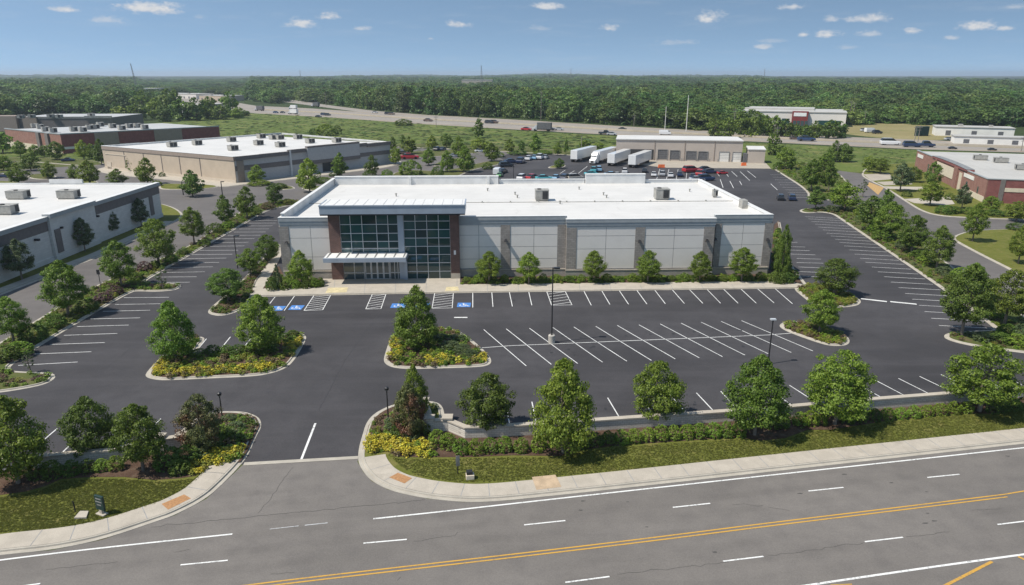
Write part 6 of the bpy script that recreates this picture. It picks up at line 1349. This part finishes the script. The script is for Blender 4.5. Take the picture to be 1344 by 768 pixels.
def boxtruck(px, py, ang, label, mat, s=1.0, name='box_truck'):
    e = empty(name, P(px, py, .07), R(ang), label=label, cat='truck', group=GF); e.scale = (s,) * 3
    m = MB(); m.box(-5, 1.6, -1.25, 1.25, .95, 3.9); m.build('cargo_box', mat, e, bevel=.04); m = MB(); loft(m, [(1.75, 1.15, .5, 2.6, 1.05), (2.6, 1.15, .5, 2.6, 1.0), (3.0, 1.1, .5, 1.7, 1.0), (3.9, 1.0, .55, 1.4, .9)]); c_ = m.build('cab', 'car_silver', e)
    m = MB(); m.hexa([(2.66, -.95, 1.85), (3.02, -.95, 1.72), (3.02, .95, 1.72), (2.66, .95, 1.85)], [(2.58, -.92, 2.5), (2.66, -.92, 2.5), (2.66, .92, 2.5), (2.58, .92, 2.5)]); m.build('window', 'car_glass', c_)
    m = MB(); m.box(-4.8, 3.2, -.5, .5, .6, .94); m.build('chassis', 'dark_metal', e); wheels(e, (-3.6, 2.7), (-1.0, 1.0))
boxtruck(710, 172, 162, 'dark grey box truck on the freeway above the meadow edge', 'door_grey', 1.25); boxtruck(384, 150, 155, 'white and blue truck on the freeway far left', 'trailer_white', 1.05); boxtruck(384, 143.5, 155, 'white truck in the far lanes beyond the white and blue truck', 'trailer_white', 1.0)
boxtruck(413.5, 140.3, 150, 'dark truck on the exit ramp before the woods', 'door_grey', 1.1); boxtruck(340, 145.5, 155, 'dark truck leaving the freeway by the left wood', 'door_grey', 1.1)
e = empty('storage_container', P(1209, 178.5), R(5), label='dark green container on the dry field beyond the freeway', cat='container'); m = MB(); m.box(-3, 3, -1.3, 1.3, .2, 5.0); m.box(-3.1, -2.9, -1.35, 1.35, 0, 5.1); m.box(2.9, 3.1, -1.35, 1.35, 0, 5.1); m.build('container_body', 'sign_green', e)
m = MB()
for k in range(8): m.box(-2.6 + k*.72, -2.4 + k*.72, -1.38, -1.301, .4, 4.8)
m.build('ribbed_side', 'sign_green', e)
def barrier(px, py, w, label):
    b = P(px, py, .05); e = empty('traffic_barrier', b, R(5), label=label, cat='barrier', group='orange barriers by the warehouse'); m = MB()
    m.hexa([(-w/2, -.3, .05), (w/2, -.3, .05), (w/2, .3, .05), (-w/2, .3, .05)], [(-w/2, -.12, 1.1), (w/2, -.12, 1.1), (w/2, .12, 1.1), (-w/2, .12, 1.1)]); m.build('barrier_body', 'orange_plastic', e); m = MB(); m.box(-w/2-.05, -w/2+.4, -.4, .4, 0, .12); m.box(w/2-.4, w/2+.05, -.4, .4, 0, .12); m.build('foot', 'orange_plastic', e)
barrier(868, 220, 2.3, 'orange barrier before the second dock door'); barrier(976, 217.5, 1.8, 'orange barrier at the right end of the apron')
# ================================================================ POLES, SIGNS, MASTS
def lamp_post(px, py, top, label, base=False, arm=1, r=.085, z0=.03, heads=1):
    b = P(px, py, z0); h = height_at(b.y, top) - z0; e = empty('street_lamp', b, 0, label=label, cat='street lamp', group='lamp posts in the car park'); zb = 0
    if base: zb = 1.05; m = MB(); m.lathe([(.42, 0), (.42, .98), (.38, 1.05)], n=20); m.build('concrete_base', 'concrete_base', e, smooth=False)
    m = MB(); m.lathe([(r*1.5, zb), (r*1.5, zb+.06), (r, zb+.08), (r*.8, h)], n=10); m.box(-.02, .5*arm+.02 if arm > 0 else .02, -.04, .04, h-.12, h-.04) if arm > 0 else None; m.build('pole', 'dark_metal', e)
    m = MB(); 
    if arm: m.box(.1*1, .85, -.22, .22, h-.16, h) if arm > 0 else m.box(-.3, .3, -.2, .2, h, h+.14)
    else: m.lathe([(.10, h), (.2, h+.12), (.22, h+.32), (.1, h+.42)], n=10)
    hd = m.build('lamp_head', 'alu' if arm < 0 else 'dark_metal', e); m = MB(); m.box(.2, .75, -.16, .16, h-.2, h-.161) if arm > 0 else m.lathe([(.15, h+.05), (.17, h+.1)], n=8); m.build('lens', 'sign_white', hd)
lamp_post(724, 450, 351, 'tall black lamp post on a round concrete base amid the bay lines', True); lamp_post(1008, 478, 420, 'black lamp post with flat pale head behind the full tree', False, -1)
lamp_post(312, 352, 309, 'slim black lamp post in the bed left of the store'); lamp_post(674, 241, 215, 'dark lamp post just behind the store rear parapet'); lamp_post(240.7, 256, 238.5, 'left dark post of two before the beige building', r=.14); lamp_post(292, 256, 238, 'right dark post of two before the beige building', r=.14)
lamp_post(292.5, 553, 520, 'short black post lamp in the left driveway bed', False, 0, .07, .14); lamp_post(509.5, 548, 513, 'short black post lamp in the right driveway bed', False, 0, .07, .14)
def post_sign(px, py, top, label, w=.5, h=.6, mat='dark_metal', name='sign_post', ang=0):
    b = P(px, py, .13); hh = height_at(b.y, top) - .13; e = empty(name, b, R(ang), label=label, cat='sign'); m = MB(); m.box(-.035, .035, -.035, .035, 0, hh - h*.5); m.build('post', 'dark_metal', e); m = MB(); m.box(-w/2, w/2, -.07, -.04, hh-h, hh); pl = m.build('sign_plate', mat, e, bevel=.01); return e
post_sign(133, 380, 354, 'small dark back of a sign on a post, left strip', .5, .75); post_sign(601, 622, 598, 'small grey sign on a post on the right lawn', .34, .95, 'grey_metal', ang=25)
post_sign(99, 672, 657, 'thin dark stake on the left corner lawn', .07, .25)
# green lettered panel on a stone foot
b = P(134, 675, .13); e = empty('ground_sign', b, R(-22), label='small dark green panel sign on a pale stone foot, left lawn', cat='sign'); m = MB(); m.box(-.42, .42, -.22, .22, 0, .1); m.box(-.14, .14, -.09, .09, .1, .42); m.build('stone_foot', 'walk_concrete', e, bevel=.02)
m = MB(); m.box(-.42, .42, -.09, .09, .40, 1.62); pn = m.build('sign_panel', 'sign_green', e, bevel=.03); m = MB()
for z, w in ((1.38, .28), (1.12, .32), (.86, .22)): m.box(-w, w, -.104, -.091, z-.045, z+.045)
m.build('pale_band', 'grey_metal', pn)
b = P(617, 628, .13); e = empty('utility_box', b, R(8), label='small tan utility box with dark cap on the right lawn', cat='box'); m = MB(); m.box(-.34, .34, -.28, .28, 0, .42); m.build('box_body', 'cream_stone', e, bevel=.03); m = MB(); m.box(-.3, .22, -.2, .24, .42, .72); m.build('lid', 'dark_metal', e, bevel=.05)
# utility poles and masts
def pole(px, py, top, label, mat='pole_wood', r=.15, cross=True, lean=0):
    b = P(px, py); h = height_at(b.y, top); e = empty('utility_pole', b, R(10), label=label, cat='pole', group='poles beyond the store'); m = MB(); m.tube((0, 0, 0), (lean, 0, h), r*1.2, r*.75, 8); m.build('pole_shaft', mat, e)
    if cross: m = MB(); m.box(lean-1.3, lean+1.3, -.09, .09, h-1.2, h-.98); m.box(lean-.9, lean+.9, -.08, .08, h-2.4, h-2.2); m.build('crossarm', mat, e); m = MB(); [m.lathe([(.06, h-.98), (.09, h-.8), (.05, h-.7)], (lean+x, 0, 0), 6) for x in (-1.2, -.5, .5, 1.2)]; m.build('insulator', 'grey_metal', e)
pole(872.5, 171.5, 140, 'pale pole at the wood edge left of the tallest one', 'off_white', .17, False); pole(900.5, 172.5, 125, 'tallest pale pole at the wood edge behind the warehouse', 'off_white', .2, False)
for a in ((572.5, 167, 151.5, 'wooden pole at the freeway above the meadow shrubs'), (710, 159, 119, 'thin pole at the wood edge above the box truck'), (832, 166, 150, 'short pole at the wood edge left of the warehouse'), (1017, 203, 165, 'pole beside the dark upright tree'), (1097.5, 213, 186, 'pale pole inside the meadow clump'), (1114, 164, 132, 'left pole of a tall pair right of the white building'), (1118, 164, 134, 'right pole of a tall pair right of the white building'), (1134, 164, 145, 'single pole at the left of the dry field'), (1200, 187, 164.5, 'left dark pole beside the green container'), (1204.5, 187, 164.5, 'right dark pole beside the green container'), (428, 139.5, 121, 'thin pole at the wood edge above the exit ramp'), (1340, 199, 178, 'dark pole at the right picture edge by the freeway'), (1259, 174.5, 165.5, 'short pole before the long low white warehouse'), (763, 198, 178, 'thin pole in the meadow behind the trailers'), (962, 179, 142, 'pole among the trees left of the white building'), (1329, 189, 178, 'short pole by the right end of the low white building')): pole(*a, cross=a[0] not in (763, 1329))
def mast(px, top, Y, label, lattice=True, lean=0, w=1.2):
    x = (px - 672) / FPX * (Y * CP + 10); h = H + (ray(672, top).z / ray(672, top).y) * Y; e = empty('radio_mast', (x, Y, 0), 0, label=label, cat='mast', group='masts on the horizon'); m = MB(); n_ = 14
    for i in range(3):
        a = i * 2.094; m.tube((w*math.cos(a)*1.6, w*math.sin(a)*1.6, 0), (lean + w*.3*math.cos(a), w*.3*math.sin(a), h), .22*w, .14*w, 5)
    for k in range(n_):
        z0, z1 = h*k/n_, h*(k+1)/n_
        for i in range(3):
            a, b2 = i*2.094, (i+1)*2.094; f0 = 1.6-1.3*k/n_; f1 = 1.6-1.3*(k+1)/n_
            m.tube((lean*k/n_ + w*f0*math.cos(a), w*f0*math.sin(a), z0), (lean*(k+1)/n_ + w*f1*math.cos(b2), w*f1*math.sin(b2), z1), .08*w, .08*w, 4)
    m.build('mast_frame', 'grey_metal', e)
mast(182, 83.5, 1150, 'leaning lattice mast above the far left woods', True, -5, 1.3); mast(632, 86, 1500, 'lattice mast above the pale building in the woods', True, 0, 2.0); mast(395, 92, 2600, 'thin mast left of centre on the horizon', True, 0, 1.6); mast(749, 89, 2600, 'thin mast right of centre on the horizon', True, 0, 1.6); mast(1002, 90, 2600, 'thin mast at the right on the horizon', True, 0, 1.6); mast(1163, 99.5, 3000, 'short faint mast far right on the horizon', True, 0, 1.6)
# ================================================================ SKY, SUN, AIR
EL, AZ = R(56), R(19)
sv = Vector((-math.cos(EL) * math.cos(AZ), -math.cos(EL) * math.sin(AZ), math.sin(EL)))
sun = bpy.data.lights.new('sun', 'SUN'); sun.energy = 4.4; sun.angle = R(.53); sun.color = (1, .94, .85); so = bpy.data.objects.new('sun', sun); COL.objects.link(so); so.rotation_euler = sv.to_track_quat('Z', 'Y').to_euler(); so.location = (-60, -20, 120)
w = bpy.data.worlds.new('World'); SC.world = w; w.use_nodes = True; nt = w.node_tree; nt.nodes.clear()
out = nt.nodes.new('ShaderNodeOutputWorld'); tc = nt.nodes.new('ShaderNodeTexCoord'); gen = tc.outputs['Generated']
sky = nt.nodes.new('ShaderNodeTexSky'); sky.sky_type = 'NISHITA'; sky.sun_disc = False; sky.sun_elevation = EL; sky.sun_rotation = math.atan2(sv.x, sv.y) % (2 * math.pi); sky.air_density = 1.0; sky.dust_density = .2; sky.ozone_density = 1.5
SKYK, SKYH = 3.4, .265
sx = nt.nodes.new('ShaderNodeSeparateXYZ'); nt.links.new(gen, sx.inputs[0])
zz = N(nt, 'ShaderNodeMath', op='MULTIPLY_ADD'); nt.links.new(sx.outputs[2], zz.inputs[0]); zz.inputs[1].default_value = SKYK; zz.inputs[2].default_value = SKYH
cz = nt.nodes.new('ShaderNodeCombineXYZ'); nt.links.new(sx.outputs[0], cz.inputs[0]); nt.links.new(sx.outputs[1], cz.inputs[1]); nt.links.new(zz.outputs[0], cz.inputs[2])
nz = N(nt, 'ShaderNodeVectorMath', op='NORMALIZE'); nt.links.new(cz.outputs[0], nz.inputs[0]); nt.links.new(nz.outputs[0], sky.inputs[0])
bg = nt.nodes.new('ShaderNodeBackground'); bg.inputs[1].default_value = .13; hs = nt.nodes.new('ShaderNodeHueSaturation'); hs.inputs['Saturation'].default_value = .9; hs.inputs['Hue'].default_value = .486; hs.inputs['Value'].default_value = 1.0; nt.links.new(sky.outputs[0], hs.inputs['Color']); nt.links.new(hs.outputs[0], bg.inputs[0])
# fair-weather cumulus: directions in azimuth / elevation, edges broken by noise
az = N(nt, 'ShaderNodeMath', op='ARCTAN2'); nt.links.new(sx.outputs[0], az.inputs[0]); nt.links.new(sx.outputs[1], az.inputs[1]); az = az.outputs[0]
nc = noise(nt, gen, 38, 6, .62, (1, 1, 2.2)); nc2 = noise(nt, gen, 110, 5, .65, (1, 1, 1.8))
el = sx.outputs[2]
def mth(op, a, b=None, c=None):
    n = N(nt, 'ShaderNodeMath', op=op)
    for i, v in enumerate((a, b, c)):
        if v is None: continue
        if isinstance(v, (int, float)): n.inputs[i].default_value = v
        else: nt.links.new(v, n.inputs[i])
    return n.outputs[0]
CLOUDS = [(85, 13, 17, 5, .9), (142, 27, 20, 6, .5), (194, 12, 34, 9, 1), (394, 31, 24, 8, .9), (428, 23, 16, 6, .95), (474, 38, 12, 4, .6), (263, 23, 8, 4, .3), (600, 32, 20, 6, .95), (718, 9, 22, 5.5, .9), (799, 37.5, 12, 5, .95), (932, 25, 26, 9, 1), (1040, 9.5, 17, 5, .9), (1092, 26, 9, 5, .6), (1137, 25, 28, 7, .85), (1055, 46, 8, 5, .85), (1085, 46, 18, 6, .95), (1139, 45, 14, 5, .6), (1195, 41, 10, 5, .9), (1283, 35, 22, 7.5, 1), (1320, 37, 10, 4.5, .85), (1248, 50, 8, 3.5, .6), (1000, 62, 12, 4.5, .7), (890, 56, 28, 5, .3), (706, 38, 18, 5, .3), (1115, 63, 14, 4, .35), (1010, 54, 22, 4, .3), (565, 51, 5, 2.5, .4), (1328, 10, 14, 4, .4)]
cov = None
for cx, cy, cw, chh, al in CLOUDS:
    d = ray(cx, cy).normalized(); a0_ = math.atan2(d.x, d.y); e0 = d.z
    da = mth('MULTIPLY', mth('SUBTRACT', az, a0_), FPX / cw / .98); de = mth('MULTIPLY', mth('SUBTRACT', el, e0), FPX / chh / .96)
    de = mth('MULTIPLY', de, mth('ADD', mth('MULTIPLY', mth('LESS_THAN', de, 0.0), .7), 1.0))        # flat bases
    r2 = mth('ADD', mth('MULTIPLY', da, da), mth('MULTIPLY', de, de))
    v = mth('ADD', mth('SUBTRACT', 1.0, mth('SQRT', r2)), mth('ADD', mth('MULTIPLY_ADD', nc, 2.3, -1.15), mth('MULTIPLY_ADD', nc2, 1.3, -.65)))
    mr = nt.nodes.new('ShaderNodeMapRange'); mr.interpolation_type = 'SMOOTHSTEP'; nt.links.new(v, mr.inputs[0]); mr.inputs[1].default_value = -.15; mr.inputs[2].default_value = .95; mr.inputs[4].default_value = al
    cov = mr.outputs[0] if cov is None else mth('MAXIMUM', cov, mr.outputs[0])
wisp = noise(nt, gen, 9, 6, .7, (1, 1, 9)); wm_ = nt.nodes.new('ShaderNodeMapRange'); wm_.interpolation_type = 'SMOOTHSTEP'; nt.links.new(wisp, wm_.inputs[0]); wm_.inputs[1].default_value = .48; wm_.inputs[2].default_value = .8; wm_.inputs[4].default_value = .12
cov = mth('MAXIMUM', cov, wm_.outputs[0])
cb = nt.nodes.new('ShaderNodeBackground'); cc = mixc(nt, nc2, (.50, .56, .64), (.86, .84, .82)); nt.links.new(cc, cb.inputs[0]); cb.inputs[1].default_value = .8
mx = nt.nodes.new('ShaderNodeMixShader'); nt.links.new(cov, mx.inputs[0]); nt.links.new(bg.outputs[0], mx.inputs[1]); nt.links.new(cb.outputs[0], mx.inputs[2]); nt.links.new(mx.outputs[0], out.inputs[0])
# the air between here and the horizon
hz = bpy.data.materials.new('haze'); hz.use_nodes = True; nt = hz.node_tree; nt.nodes.clear(); out = nt.nodes.new('ShaderNodeOutputMaterial'); v = nt.nodes.new('ShaderNodeVolumePrincipled')
v.inputs['Color'].default_value = (.74, .84, .95, 1); v.inputs['Density'].default_value = HAZE; v.inputs['Anisotropy'].default_value = .2; nt.links.new(v.outputs[0], out.inputs['Volume']); MATS['haze'] = hz
zt = 62.0
if HAZE > 0:
    m = MB(); m.box(-9500, 9500, -400, 12500, -3.0, zt); m.build('haze', 'haze', kind='stuff')
# ================================================================ RENDER SETTINGS
SC.view_settings.view_transform = 'Standard'; SC.view_settings.look = 'None'; SC.view_settings.exposure = EXPOSURE; SC.view_settings.gamma = 1
SC.cycles.max_bounces = 6; SC.cycles.diffuse_bounces = 3; SC.cycles.glossy_bounces = 2; SC.cycles.transmission_bounces = 3; SC.cycles.volume_bounces = 0; SC.cycles.transparent_max_bounces = 4
SC.cycles.use_denoising = True; SC.cycles.use_adaptive_sampling = True; SC.cycles.adaptive_threshold = .01
SC.cycles.sample_clamp_indirect = 6
